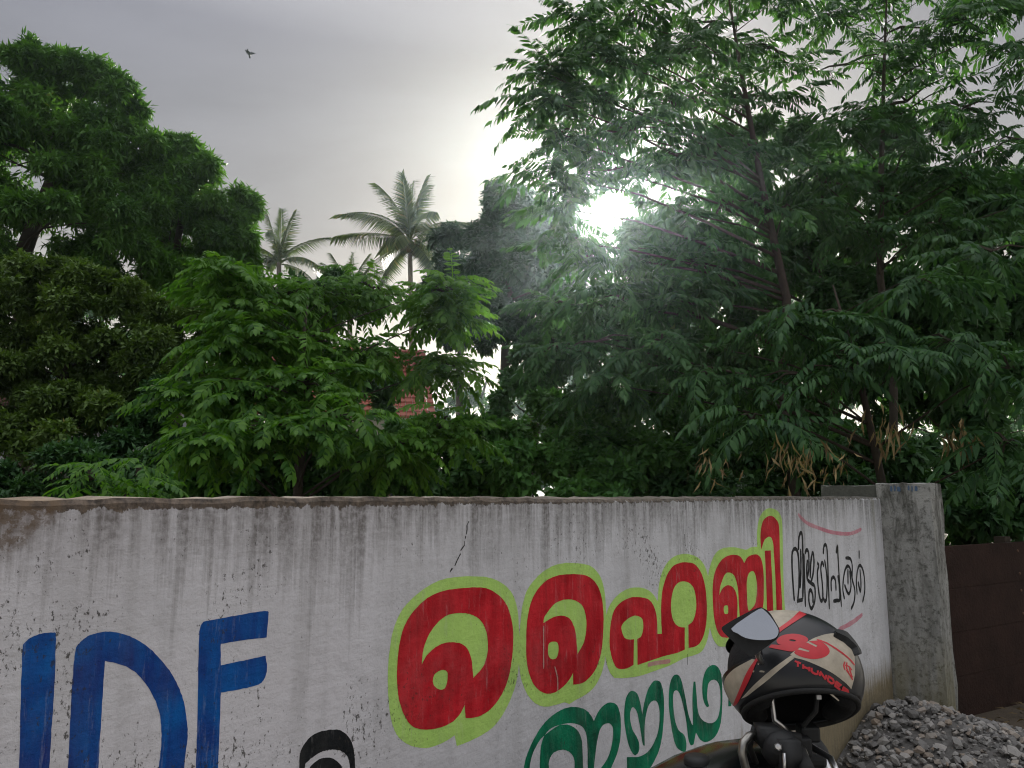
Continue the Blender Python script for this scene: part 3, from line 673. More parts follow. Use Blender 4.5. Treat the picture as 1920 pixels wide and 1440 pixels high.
# ---- compound (pinnate) leaves
def pinnate(pairs, leaflet, width, droop, hang, seed):
    rg = np.random.default_rng(seed); V, Lp, Sz, T = [], [], [], []
    def add(vs, fs, t):
        k = sum(len(x) for x in V); V.append(np.array(vs)); T.append(np.full(len(vs), t))
        for f in fs: Lp.extend([i + k for i in f]); Sz.append(len(f))
    def rp(t): return np.array([t * (1 - 0.12 * t), 0.0, -droop * t * t])
    def leaf(b, a, nn, ln, wd, t):
        s = np.cross(a, nn); s /= np.linalg.norm(s); n2 = np.cross(s, a)
        add([b, b + a * ln * .35 + s * wd * .5, b + a * ln * .35 - s * wd * .5, b + a * ln * .72 + s * wd * .38 - n2 * ln * .07, b + a * ln * .72 - s * wd * .38 - n2 * ln * .07, b + a * ln - n2 * ln * .2],
            [(0, 2, 1), (1, 2, 4, 3), (3, 4, 5)], t)
    for i in range(pairs):
        t = 0.14 + 0.84 * i / (pairs - 1); p = rp(t); tan = rp(t + .01) - rp(t - .01); tan /= np.linalg.norm(tan)
        for sd in (-1, 1):
            if rg.random() < 0.04: continue
            ang = R(72 - 34 * t + rg.uniform(-16, 16))
            a = tan * math.cos(ang) + np.array([0, sd, 0]) * math.sin(ang) + np.array([0, 0, -hang - rg.uniform(0, 0.3)]); a /= np.linalg.norm(a)
            ln = leaflet * (0.72 + 0.38 * math.sin(math.pi * min(1, t * 0.95))) * rg.uniform(0.85, 1.1)
            nn = np.array([rg.normal() * .4, -sd * 0.2 + rg.normal() * .4, 1.0])
            leaf(p, a, nn, ln, width * rg.uniform(0.85, 1.15), rg.uniform(0, 0.75))
    tan = rp(1.0) - rp(.97); leaf(rp(1.0), tan / np.linalg.norm(tan), np.array([0, .1, 1.0]), leaflet, width, 0.5)
    for i in range(4):                                     # rachis, a thin flat midrib
        a, b = rp(i / 4), rp((i + 1) / 4); w0, w1 = 0.011 * (1 - i / 5), 0.011 * (1 - (i + 1) / 5)
        add([a + [0, w0, 0], a - [0, w0, 0], b - [0, w1, 0], b + [0, w1, 0]], [(0, 1, 2, 3)], 0.9)
    return np.concatenate(V), np.array(Lp), np.array(Sz), np.concatenate(T)
def fronds_on(lobes, per_tip, length, spread=1.0, ntip=None, elev=(-0.1, 0.45), dirs=None):
    """compound leaves fanning from twig ends laid in flat layers -> positions, 3x3 frames, lengths, twigs"""
    Pn, Fr, Ln, tw = [], [], [], []
    for l in lobes:
        c, r = lobe_world(l)
        n = ntip if ntip else max(3, int(3.4 * r[0] * max(r[1], .4) / (length * length) + 2))
        for _ in range(n):
            a = random.uniform(0, 2 * math.pi); q = math.sqrt(random.random()) * 0.8
            tip = c + np.array([math.cos(a) * q * r[0], math.sin(a) * q * r[1], random.uniform(-0.7, 0.7) * r[2]])
            tw.append((Vector(c), Vector(tip)))
            o = random.uniform(0, 6.28)
            for k in range(per_tip):
                az = o + k * 2.4 + random.uniform(-.3, .3); e = random.uniform(*elev)
                x = np.array([math.cos(az) * math.cos(e), math.sin(az) * math.cos(e), math.sin(e)])
                y = np.cross([0, 0, 1.0], x); y /= np.linalg.norm(y); z = np.cross(x, y)
                ro = random.gauss(0, 0.25); y, z = y * math.cos(ro) + z * math.sin(ro), z * math.cos(ro) - y * math.sin(ro)
                Pn.append(tip + np.array([0, 0, random.uniform(-.08, .08)])); Fr.append(np.stack([x, y, z], 1)); Ln.append(length * random.uniform(0.65, 1.15))
    return np.array(Pn), np.array(Fr), np.array(Ln), tw
def pinnate_tree(name, label, lobes, per_tip, length, tmpl, mat, base, r0, singles, fork=None, cat='tree', elev=(-0.1, 0.45), ntip=None, limbs=True):
    base = Vector(base); root = empty(name, base, label, cat)
    Pn, Fr, Ln, tw = fronds_on(lobes, per_tip, length, ntip=ntip, elev=elev)
    mid = Pn + Fr[:, :, 0] * Ln[:, None] * 0.5
    tipp = Pn + Fr[:, :, 0] * Ln[:, None] * 0.95 - np.array([0, 0, 0.2]) * Ln[:, None]
    keep = gap_mask(mid, 0.24) & gap_mask(Pn, 0.20) & gap_mask(tipp, 0.22); Pn, Fr, Ln, mid = Pn[keep], Fr[keep], Ln[keep], mid[keep]
    q = mid - np.array([0, 0, EYE]); fw = q @ np.array([0, CP, SP]); upc = q @ np.array([0, -SP, CP])
    inview = (np.abs(q[:, 0] / fw) < 0.66) & (np.abs(upc / fw) < 0.5)
    order = np.argsort(np.where(inview, fw, 1e3)); own = set(order[:singles].tolist())
    meshes = []
    for tv, tl, ts, tt in tmpl:
        me = np_mesh('leaf', tv, tl, ts, tt); me.materials.append(M[mat]); meshes.append(me)
    for i in sorted(own):
        o = bpy.data.objects.new('leaf', meshes[i % len(meshes)])
        mt = Matrix(((Fr[i] * Ln[i])).tolist()).to_4x4(); mt.translation = Vector(Pn[i]) - base
        COL.objects.link(o); o.parent = root; o.matrix_local = mt
    V, Lo, Sz, T = [], [], [], []; off = 0
    for k, (tv, tl, ts, tt) in enumerate(tmpl):
        ids = [i for i in range(len(Pn)) if i % len(tmpl) == k and i not in own]
        if not ids: continue
        w = np.einsum('nij,vj->nvi', Fr[ids] * Ln[ids][:, None, None], tv) + Pn[ids][:, None, :]
        n = len(ids); V.append(w.reshape(-1, 3)); Lo.append((tl[None] + (np.arange(n) * len(tv))[:, None]).ravel() + off); Sz.append(np.tile(ts, n))
        T.append(np.clip(np.tile(tt, n) * 0.5 + np.repeat(RNG.random(n), len(tv)) * 0.5, 0, 1)); off += n * len(tv)
    if V:
        o = under(obj('crown', np_mesh('crown', np.concatenate(V), np.concatenate(Lo), np.concatenate(Sz), np.concatenate(T)), M[mat]), root)
        o['kind'] = 'stuff'
    me = limb_mesh(base, lobes, r0, 'trunk', fork, sub=0); under(obj('trunk', me, M['bark']), root)
    mb = MB()
    for c, tip in tw: mb.tube([c, c.lerp(tip, .5) + Vector((0, 0, .04)), tip], [0.016, 0.011, 0.006], 4)
    under(mb.build('twigs', M['bark'], None), root)['kind'] = 'stuff'
    return root
T_PIN = [pinnate(13, 0.205, 0.055, 0.34, 0.26, s) for s in (1, 2, 3)] + [pinnate(12, 0.22, 0.058, 0.55, 0.42, s) for s in (4, 5)] + [pinnate(11, 0.19, 0.06, 0.2, 0.1, 10)]
T_GLI = [pinnate(10, 0.21, 0.072, 0.28, 0.12, s) for s in (6, 7)] + [pinnate(11, 0.20, 0.07, 0.50, 0.25, s) for s in (8, 9)] + [pinnate(9, 0.19, 0.075, 0.15, 0.0, 12)]

# ------------------------------------------------------------------ trees behind the wall
tree('mango_tree', 'tall dense mango tree filling the left edge of the picture',
     [(40, 165, 120, 75, 13), (150, 205, 95, 85, 13), (10, 300, 150, 100, 12.5), (190, 320, 110, 110, 13), (90, 420, 150, 100, 12.3), (-90, 250, 120, 120, 13), (-60, 440, 130, 120, 12.5)],
     1150, 12, 0.175, 0.042, 'mango', ground_below(60, 13), 0.24, droop=0.45)
tree('mango_tree', 'lower rounded mango tree between the tall mango and the far palm',
     [(310, 335, 85, 75, 14), (385, 385, 80, 85, 14), (420, 470, 60, 75, 14), (300, 450, 120, 100, 13.6), (230, 530, 120, 80, 13.2), (390, 560, 90, 80, 13.6)],
     1100, 12, 0.17, 0.04, 'mango', ground_below(330, 14), 0.2, droop=0.45)
tree('scrub_tree', 'olive small-leaved scrub tree in front of the mango trunks',
     [(70, 560, 140, 75, 9.6), (200, 590, 110, 75, 9.8), (40, 680, 120, 90, 9.2), (250, 690, 90, 80, 9.6), (90, 800, 130, 90, 8.8), (330, 640, 90, 70, 10.2), (110, 700, 100, 70, 9.8), (200, 770, 90, 60, 9.6), (0, 850, 110, 80, 8.8), (330, 740, 90, 60, 10), (20, 600, 110, 70, 9.8), (20, 760, 110, 80, 9.0)],
     900, 12, 0.095, 0.036, 'small', ground_below(95, 9.3), 0.11, droop=0.2, inner=0.3)
tree('scrub_bush', 'dark small-leaved bush behind the left part of the wall top',
     [(230, 830, 100, 70, 9.0), (330, 800, 90, 90, 9.4), (400, 880, 110, 50, 8.6), (160, 890, 110, 45, 8.2), (60, 950, 140, 60, 8.4), (260, 955, 150, 55, 8.2)],
     700, 11, 0.10, 0.042, 'dark', ground_below(300, 9), 0.07, cat='bush', droop=0.2, trunk='stem', inner=0.3)
pinnate_tree('gliricidia_tree', 'bright green small tree with arching feathery branches behind the wall, left of the palms',
     [(405, 515, 50, 16, 6.6), (450, 575, 70, 25, 6.6), (530, 560, 80, 35, 7), (610, 560, 80, 30, 7.2), (695, 540, 40, 28, 7.4), (830, 545, 45, 16, 6.8), (845, 590, 35, 14, 6.8), (440, 650, 60, 28, 6.4),
      (500, 640, 100, 35, 6.6), (580, 640, 80, 35, 7), (385, 745, 55, 18, 6.2), (470, 730, 90, 28, 6.2), (570, 720, 110, 35, 6.4), (690, 660, 40, 30, 7), (830, 690, 40, 20, 7), 
      (390, 825, 55, 16, 5.8), (470, 815, 110, 28, 5.9), (610, 800, 110, 30, 6.1), (740, 840, 70, 25, 6.5), (830, 800, 60, 25, 6.8)],
     7, 0.44, T_GLI, 'gliri', ground_below(560, 6.8), 0.05, 290, fork=at(560, 880, 6.8), elev=(-0.35, 0.5), ntip=9)
tree('shrub', 'broad leafy shrub crowding behind the middle of the wall',
     [(470, 880, 110, 50, 7.4), (600, 870, 110, 60, 7.6), (700, 900, 90, 40, 7.2), (560, 760, 130, 70, 9), (400, 950, 150, 50, 8), (650, 950, 150, 50, 8)], 600, 10, 0.13, 0.06, 'bush', ground_below(570, 7.6), 0.05, cat='shrub', droop=0.25, trunk='stem', inner=0.3)
tree('shrub', 'deep green shrub below the sky gap right of the palms',
     [(820, 880, 90, 50, 8.5), (900, 850, 80, 60, 9), (960, 890, 100, 45, 8.2), (1010, 800, 60, 70, 10), (880, 950, 150, 50, 8.6), (780, 830, 60, 50, 12)], 560, 10, 0.12, 0.055, 'bush', ground_below(900, 8.8), 0.05, cat='shrub', droop=0.25, trunk='stem', inner=0.3)
tree('shrub', 'vine-covered shrub heap below the sun',
     [(1060, 880, 110, 55, 8.6), (1130, 820, 100, 75, 9.2), (1190, 880, 120, 55, 8.4), (1220, 790, 90, 70, 9.6), (1110, 950, 150, 55, 8.4)], 620, 10, 0.11, 0.055, 'bush', ground_below(1130, 9), 0.05, cat='shrub', droop=0.25, trunk='stem', inner=0.3)
tree('broadleaf_tree', 'bushy tree between the feathery tree and the far palm',
     [(560, 590, 70, 45, 15), (640, 560, 60, 50, 15.5), (480, 640, 80, 60, 14.5), (600, 680, 90, 70, 14.5), (690, 740, 60, 50, 14)], 380, 10, 0.2, 0.085, 'dark', ground_below(590, 15), 0.14, inner=0.35)
tree('round_tree', 'dark round-topped tree standing just left of the sun',
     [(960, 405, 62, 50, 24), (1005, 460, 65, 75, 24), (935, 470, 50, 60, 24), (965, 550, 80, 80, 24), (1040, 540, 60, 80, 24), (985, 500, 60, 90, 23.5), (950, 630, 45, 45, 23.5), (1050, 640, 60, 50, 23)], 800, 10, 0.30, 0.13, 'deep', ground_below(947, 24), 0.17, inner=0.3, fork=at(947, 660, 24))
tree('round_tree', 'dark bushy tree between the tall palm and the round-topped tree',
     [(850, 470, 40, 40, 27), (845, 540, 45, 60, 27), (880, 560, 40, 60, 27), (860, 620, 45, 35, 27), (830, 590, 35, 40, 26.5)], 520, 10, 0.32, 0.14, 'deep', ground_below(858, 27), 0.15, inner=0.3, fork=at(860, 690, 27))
tree('vine_column', 'vine-clad tree stem right of the sky gap',
     [(965, 760, 35, 60, 16), (990, 690, 35, 60, 16), (1040, 740, 55, 70, 16), (1060, 650, 60, 60, 16.5)], 360, 10, 0.17, 0.08, 'dark', ground_below(985, 16), 0.12, inner=0.3)

# large feathery trees on the right
pinnate_tree('feathery_tree', 'tall tree of long feathery leaves reaching over the sun',
     [(1180, 30, 110, 25, 8.2), (1240, -50, 120, 30, 8.4), (1390, -60, 120, 30, 8.6), (1480, -20, 100, 30, 8.8), (1090, 45, 45, 12, 8), (1010, 130, 50, 14, 7.8), (1130, 115, 90, 22, 8), (1030, 185, 60, 14, 7.8), (1140, 185, 100, 22, 8), (1050, 250, 60, 14, 7.8), (1170, 250, 110, 20, 8.2), (1060, 335, 55, 14, 8), (1150, 320, 80, 18, 8.2),
      (1260, 110, 110, 30, 8.5), (1340, 40, 120, 28, 8.6), (1270, 200, 110, 25, 8.4), (1380, 190, 110, 25, 8.8), (1300, 300, 110, 25, 8.4), (1420, 290, 120, 25, 8.8), (1450, 90, 110, 35, 9), (1270, 395, 80, 25, 8.6), (1075, 455, 45, 12, 8.8), (1075, 395, 25, 10, 8.4), (1350, 390, 120, 28, 8.6), (1470, 390, 110, 28, 8.8), (1230, 480, 110, 25, 9), (1380, 480, 120, 28, 8.8),
      (1100, 480, 80, 22, 9.4), (1060, 570, 90, 25, 9.4), (1170, 560, 110, 28, 9), (1300, 570, 110, 28, 8.8)],
     7, 0.66, T_PIN, 'pinn', ground_below(1475, 8.6), 0.062, 150, fork=at(1475, 560, 8.6), ntip=4)
pinnate_tree('feathery_tree', 'feathery-leaved tree with thin forked stems in the upper right corner',
     [(1590, 120, 120, 28, 9.6), (1580, -60, 120, 30, 9.4), (1720, -50, 120, 30, 9.4), (1860, -50, 120, 30, 9.2), (1930, 20, 80, 30, 9), (1560, 30, 120, 30, 9.6), (1690, 50, 130, 30, 9.5), (1810, 40, 120, 30, 9.2), (1900, 110, 90, 30, 9), (1700, 190, 130, 25, 9.3), (1580, 250, 120, 25, 9.2), (1810, 200, 120, 25, 9.1), (1900, 260, 90, 30, 9), (1540, 340, 120, 25, 9), (1680, 320, 120, 22, 9.2), (1820, 330, 110, 25, 9), (1920, 380, 80, 30, 8.8), (1620, 420, 120, 25, 9), (1760, 420, 120, 28, 8.9)],
     7, 0.66, T_PIN, 'pinn', ground_below(1660, 9.6), 0.055, 110, fork=at(1650, 520, 9.6), ntip=4)
SAP = pinnate_tree('feathery_sapling', 'low feathery tree drooping over the right end of the wall',
     [(1860, 470, 110, 22, 7.2), (1720, 530, 110, 22, 7.2), (1580, 590, 110, 24, 7.2), (1450, 600, 100, 22, 7.4), (1640, 660, 120, 24, 6.9), (1780, 640, 120, 24, 6.8), (1890, 690, 70, 30, 6.6), (1500, 700, 110, 24, 7.1), (1330, 710, 90, 24, 7.6), (1240, 640, 110, 24, 8), (1410, 790, 70, 22, 7), (1120, 640, 100, 22, 8.4), (1050, 650, 60, 18, 8.4), (1140, 720, 80, 22, 8.2), (1890, 830, 60, 35, 6.6)],
     6, 0.66, T_PIN, 'pinn', ground_below(1640, 7.6), 0.048, 200, fork=at(1640, 840, 7.6), elev=(-0.3, 0.25), ntip=4)
tree('tall_thicket_tree', 'tall shaded tree whose crown darkens the middle of the feathery trees',
     [(1330, 330, 110, 70, 12.5), (1480, 300, 110, 70, 12.5), (1420, 420, 130, 70, 12.2), (1640, 380, 130, 70, 12.5), (1560, 470, 130, 60, 12), (1790, 400, 130, 70, 12.4), (1720, 270, 100, 50, 13), (1900, 400, 100, 80, 12.5), (1250, 470, 100, 50, 12.5), (1350, 540, 120, 50, 12), (1500, 560, 120, 50, 11.8), (1650, 560, 120, 50, 11.8)], 460, 10, 0.17, 0.07, 'dark', ground_below(1560, 12.8), 0.09, inner=0.3)
# dense growth behind them
tree('thicket_tree', 'shaded broad tree behind the feathery trees, below the sun',
     [(1180, 620, 120, 80, 13.5), (1320, 600, 140, 100, 14), (1250, 720, 150, 100, 12.5), (1400, 720, 140, 110, 12.5), (1280, 520, 130, 70, 14.5)], 640, 10, 0.20, 0.085, 'dark', ground_below(1300, 13.5), 0.10, inner=0.3)
tree('thicket_tree', 'shaded broad tree behind the low feathery tree',
     [(1520, 560, 150, 110, 14), (1560, 720, 150, 110, 12.5), (1500, 450, 120, 80, 15), (1680, 640, 140, 100, 13), (1440, 830, 150, 90, 11)], 640, 10, 0.20, 0.085, 'dark', ground_below(1545, 13.5), 0.10, inner=0.3)
tree('thicket_tree', 'shaded broad tree in front of the right picture edge',
     [(1760, 520, 130, 90, 13.5), (1880, 480, 120, 110, 13), (1820, 650, 150, 110, 12.5), (1900, 780, 130, 120, 11.5), (1740, 780, 140, 100, 11.5), (1980, 600, 120, 160, 12)], 640, 10, 0.20, 0.085, 'dark', ground_below(1810, 13), 0.10, inner=0.3)
tree('undergrowth', 'dark undergrowth behind the right end of the wall and the pillar',
     [(1320, 880, 120, 55, 9.2), (1480, 880, 130, 60, 9), (1640, 880, 130, 70, 9.2), (1790, 900, 130, 80, 9.4), (1920, 920, 120, 90, 9.2), (1330, 950, 150, 60, 8.6), (1560, 960, 150, 70, 8.8), (1780, 990, 140, 90, 8.4), (1940, 1010, 130, 90, 8.2)], 520, 10, 0.14, 0.06, 'dark', ground_below(1560, 9.3), 0.05, cat='bush', trunk='stem', inner=0.3)
tree('far_trees', 'far line of trees closing the view behind the house', [(300, 760, 200, 120, 46), (520, 780, 160, 100, 46), (740, 800, 150, 70, 46), (960, 810, 150, 60, 46), (1180, 760, 180, 110, 46), (1420, 720, 180, 140, 46), (1700, 700, 240, 160, 46), (60, 700, 200, 170, 46), (150, 890, 220, 70, 44), (500, 890, 220, 70, 44), (850, 890, 220, 60, 44), (1200, 890, 220, 70, 44), (1550, 890, 220, 80, 44), (1880, 890, 220, 80, 44)],
     260, 9, 0.6, 0.3, 'dark', ground_below(900, 46), 0.3, inner=0.3)

# dry leaves hanging from the low feathery tree
def hanging(px, py, Y, n, ln, label):
    p = np.array(at(px, py, Y)); B = p + RNG.normal(size=(n, 3)) * np.array([0.10, 0.08, 0.10]); A = unit(RNG.normal(size=(n, 3)) * 0.35 - np.array([0, 0, 1.0]))
    Nn = unit(RNG.normal(size=(n, 3))); v, lo, sz, ti = blades(B, A, Nn, np.full(n, ln) * RNG.uniform(.6, 1.2, n), np.full(n, ln * .13), RNG.random(n))
    o = under(obj('dry_leaves', np_mesh('dry_leaves', v, lo, sz, ti), M['dry']), SAP); o['kind'] = 'stuff'; o['label'] = label
hanging(1345, 868, 6.4, 26, 0.13, 'yellowing leaf spray hanging lowest left above the wall end')
hanging(1485, 862, 6.2, 45, 0.17, 'pale straw leaf spray hanging above the middle of the slogan')
hanging(1555, 868, 6.2, 30, 0.13, 'tan leaf spray hanging just left of the pillar')
hanging(1665, 800, 6.6, 40, 0.18, 'brown withered leaf spray above the pillar')
hanging(1790, 815, 6.6, 36, 0.18, 'brown withered leaf spray right of the pillar')
# leafy sprigs poking over the wall top
pinnate_tree('sprig_plant', 'small leafy sprig poking over the left part of the wall top', [(170, 898, 30, 6, 3.6), (260, 892, 30, 6, 3.6)], 8, 0.27, T_GLI, 'gliri', ground_below(230, 3.7), 0.008, 60, fork=at(235, 925, 3.7), cat='plant', elev=(-0.2, 0.2), ntip=2)
for o in list(bpy.data.objects):
    if o.name == 'far_trees': o.name = 'far_wood'; o['kind'] = 'stuff'

# ------------------------------------------------------------------ coconut palms
def palm_frond(length, droop, seed, npair=46, hang=0.5):
    rg = np.random.default_rng(seed)
    t = np.linspace(0.10, 1.0, npair)
    def rp(t): return np.stack([t * (1 - 0.25 * droop * t), np.zeros_like(t), 0.10 * t - droop * t ** 2.2], -1) * length
    B, A, Nn, Ls = [], [], [], []
    tan = unit(rp(t + .01) - rp(t - .01))
    for sd in (-1, 1):
        ang = np.radians(62 - 34 * t)
        a = tan * np.cos(ang)[:, None] + np.array([0, sd, 0]) * np.sin(ang)[:, None] + np.array([0, 0, -1.0]) * (hang * (0.35 + t) + rg.uniform(-.1, .2, npair))[:, None]
        B.append(rp(t)); A.append(unit(a)); Nn.append(np.tile([0.1, -sd * .5, 1.0], (npair, 1))); Ls.append(length * 0.25 * (0.55 + 0.6 * np.sin(np.pi * np.clip(t, 0, .96))) * rg.uniform(.8, 1.1, npair))
    B, A, Nn, Ls = map(np.concatenate, (B, A, Nn, Ls))
    v, lo, sz, ti = blades(B, A, unit(Nn), Ls, np.full(len(Ls), 0.105 * length / 3.2), rg.random(len(Ls)), 0.3, 0.25)
    ss = np.linspace(0, 1, 9); p = rp(ss); k = len(v); w = 0.045 * (1 - ss * .85)
    rv = np.concatenate([p + np.stack([0 * w, w, 0 * w], -1), p - np.stack([0 * w, w, 0 * w], -1), p - np.stack([0 * w, 0 * w, w * 1.2], -1)])
    fl = []
    for i in range(8):
        for a_, b_ in ((0, 1), (1, 2), (2, 0)): fl += [k + a_ * 9 + i, k + a_ * 9 + i + 1, k + b_ * 9 + i + 1, k + b_ * 9 + i]
    return np.concatenate([v, rv]), np.concatenate([lo, fl]), np.concatenate([sz, np.full(24, 4)]), np.concatenate([ti, np.full(27, .85)])
def palm(label, px, py, Y, base_px, length, fr, r0, nuts=True):
    top = at(px, py, Y); base = ground_below(base_px, Y)
    root = empty('coconut_palm', base, label, 'palm', 'coconut palms beyond the wall')
    mb = MB(); pts = []; rad = []
    for i in range(15):
        s = i / 14; p = base.lerp(top, s) + Vector((0.25 * math.sin(s * 2.5), 0, 0)) * (1 - s) * s * 2
        pts.append(p); rad.append(r0 * (1.5 - 0.6 * min(1, s * 5)) * (1 - 0.25 * s) * (1.06 if i % 2 else 1))
    mb.tube(pts, rad, 9); under(mb.build('trunk', M['palm_bark'], None, True), root)
    for i, (az, el, dr, sc, hg) in enumerate(fr):
        v, lo, sz, ti = palm_frond(length * sc, dr, 100 + i * 7 + int(px), hang=hg)
        me = np_mesh('frond', v, lo, sz, ti); me.materials.append(M['palm'])
        o = bpy.data.objects.new('frond', me); COL.objects.link(o); o.parent = root
        rot = Matrix.Rotation(R(az), 4, 'Z') @ Matrix.Rotation(R(-el), 4, 'Y') @ Matrix.Rotation(R(random.uniform(-12, 12)), 4, 'X')
        o.matrix_local = Matrix.Translation(top - base + Vector((0, 0, random.uniform(-.15, .15)))) @ rot
    if nuts:
        for k in range(7):
            a = k * 0.95; c = top + Vector((math.cos(a) * .32, math.sin(a) * .32, -0.35 - 0.12 * (k % 2)))
            under(MB().ellipsoid(c, (.13, .13, .16), None, 10, 7).build('coconut', M['nut'], None, True), root)
    return root
M['nut'] = plain('green_coconut', (0.14, 0.12, 0.05), 0.5)
# frond: heading (0 = to the right, 90 = away), lift, droop, size, leaflet hang
palm('tall coconut palm with drooping fronds right of centre', 768, 452, 33, 770, 3.4,
     [(60, 84, .06, .85, .5), (150, 80, .10, .85, .5), (100, 82, .08, .8, .5), (250, 76, .14, .85, .6), (330, 76, .16, .85, .6), (20, 78, .16, .8, .6), (190, 72, .3, .9, .7), (170, 50, .55, 1.05, .9), (10, 44, .60, 1.0, .95), (215, 38, .6, .9, .9),
      (175, 12, .22, 1.05, 1.1), (5, 8, .30, .9, 1.1), (300, 30, .5, .95, .8), (120, 30, .5, .95, .8), (75, 50, .4, .9, .6), (350, -22, .35, .8, 1.0), (195, -25, .35, .85, 1.0), (260, 5, .5, .8, .9), (40, -5, .5, .9, 1.0), (325, -40, .25, .8, .8), (215, -50, .2, .8, .8)], 0.15)
palm('slimmer far coconut palm with sparse fronds near the mango tree', 523, 492, 38, 527, 2.9,
     [(90, 86, .04, 1.0, .25), (200, 76, .1, .95, .35), (330, 72, .12, .95, .35), (15, 44, .35, 1.0, .6), (170, 40, .45, 1.0, .7), (0, 14, .75, 1.15, .8), (185, 6, .6, 1.0, .9), (30, 0, .6, .9, .9), (340, 22, .8, 1.1, .8), (215, 25, .6, .9, .8), (280, 40, .5, .9, .7), (120, 30, .5, .9, .7)], 0.17, False)
palm('lowest palm, only its crown rising over the bushes between the two tall palms', 655, 560, 36, 655, 2.6,
     [(170, 60, .35, .95, .5), (20, 58, .35, 1.0, .5), (90, 80, .1, .9, .3), (0, 35, .5, 1.0, .7), (185, 30, .5, 1.0, .7), (300, 45, .5, .9, .6), (240, 55, .4, .9, .6), (340, 70, .2, .9, .4), (210, 72, .2, .9, .4)], 0.17, False)

# ------------------------------------------------------------------ houses seen through the leaves
M['tile'] = plain('clay_tile', (0.30, 0.085, 0.055), 0.85, var=0.35, scale=2.5, bump=0.3)
M['house_wall'] = plain('house_limewash', (0.62, 0.60, 0.56), 0.85, var=0.1, scale=1.2)
M['house_grey'] = plain('grey_house_wash', (0.42, 0.44, 0.47), 0.85, var=0.12, scale=1.0)
M['glass'] = plain('window_glass', (0.03, 0.035, 0.04), 0.1, var=0.1)
M['wood'] = plain('painted_wood', (0.16, 0.085, 0.045), 0.6, var=0.25)
def house(label, c, w, d, hw, hr, wallm, roofm, turn):
    c = Vector(c); root = empty('house', c, label, 'house'); root.rotation_euler = (0, 0, R(turn))
    def part(mb, n, m, par=None): o = mb.build(n, m, par or root); return o
    part(MB().box((0, 0, hw / 2), (w, d, hw)), 'wall', wallm)
    ov = 0.5; n = 16
    for sd in (-1, 1):                           # tiled slopes laid in stepped courses
        mb = MB()
        for i in range(n):
            a, b_ = i / n, (i + 1) / n
            y0 = sd * (d / 2 + ov) * (1 - a); y1 = sd * (d / 2 + ov) * (1 - b_); z0 = hw - 0.25 + (hr + 0.25) * a; z1 = hw - 0.25 + (hr + 0.25) * b_
            for s_ in range(24):
                x0 = -w / 2 - ov + (w + 2 * ov) * s_ / 24; x1 = -w / 2 - ov + (w + 2 * ov) * (s_ + 0.93) / 24; lf = 0.03 + random.uniform(0, .02)
                mb.add([(x0, y0, z0 + lf + .04), (x1, y0, z0 + lf + .04), (x1, y1, z1 + lf - .01), (x0, y1, z1 + lf - .01), (x0, y0, z0), (x1, y0, z0)], [(0, 1, 2, 3), (4, 5, 1, 0)])
        part(mb, 'roof', roofm)
    mb = MB()
    for sx in (-1, 1): mb.add([(sx * w / 2, -d / 2, hw), (sx * w / 2, d / 2, hw), (sx * w / 2, 0, hw + hr - .15)], [(0, 1, 2)])
    part(mb, 'gable', wallm)
    for x in (-w * .3, 0, w * .3):
        if x == 0:
            dr = part(MB().box((x, -d / 2 - .03, 1.05), (1.0, .06, 2.1)), 'door', M['wood']); continue
        wn = part(MB().box((x, -d / 2 - .03, 1.6), (1.3, .06, 1.2)), 'window', M['wood'])
        for k in (-1, 1): part(MB().box((x + k * .31, -d / 2 - .075, 1.6), (.52, .03, 1.02)), 'pane', M['glass'], wn)
    return root
house('red tiled house roof glimpsed between the feathery tree and the tall palm', at(640, 930, 27).xy.to_3d(), 4.6, 5, 4.3, 2.5, M['house_wall'], M['tile'], 14)
house('grey washed house half hidden behind the left scrub', at(190, 930, 19).xy.to_3d(), 5, 5, 3.4, 0.9, M['house_grey'], plain('old_tile', (0.13, 0.07, 0.055), 0.9), -8)
# low pale yard wall behind the bushes on the left
yw = empty('yard_wall', at(300, 930, 11.5).xy.to_3d(), 'low pale grey yard wall showing under the bushes left of centre', 'wall')
a_, b_ = at(40, 930, 11), at(560, 930, 12); a_.z = b_.z = 0; dv = (b_ - a_); rot = Matrix.Rotation(math.atan2(dv.y, dv.x), 3, 'Z')
under(MB().box((a_ + b_) / 2 + Vector((0, 0, .9)), (dv.length, .15, 1.8), rot).build('panel', M['house_grey'], None), yw)
under(MB().box((a_ + b_) / 2 + Vector((0, 0, 1.83)), (dv.length + .06, .22, .06), rot).build('coping', M['house_grey'], None), yw)

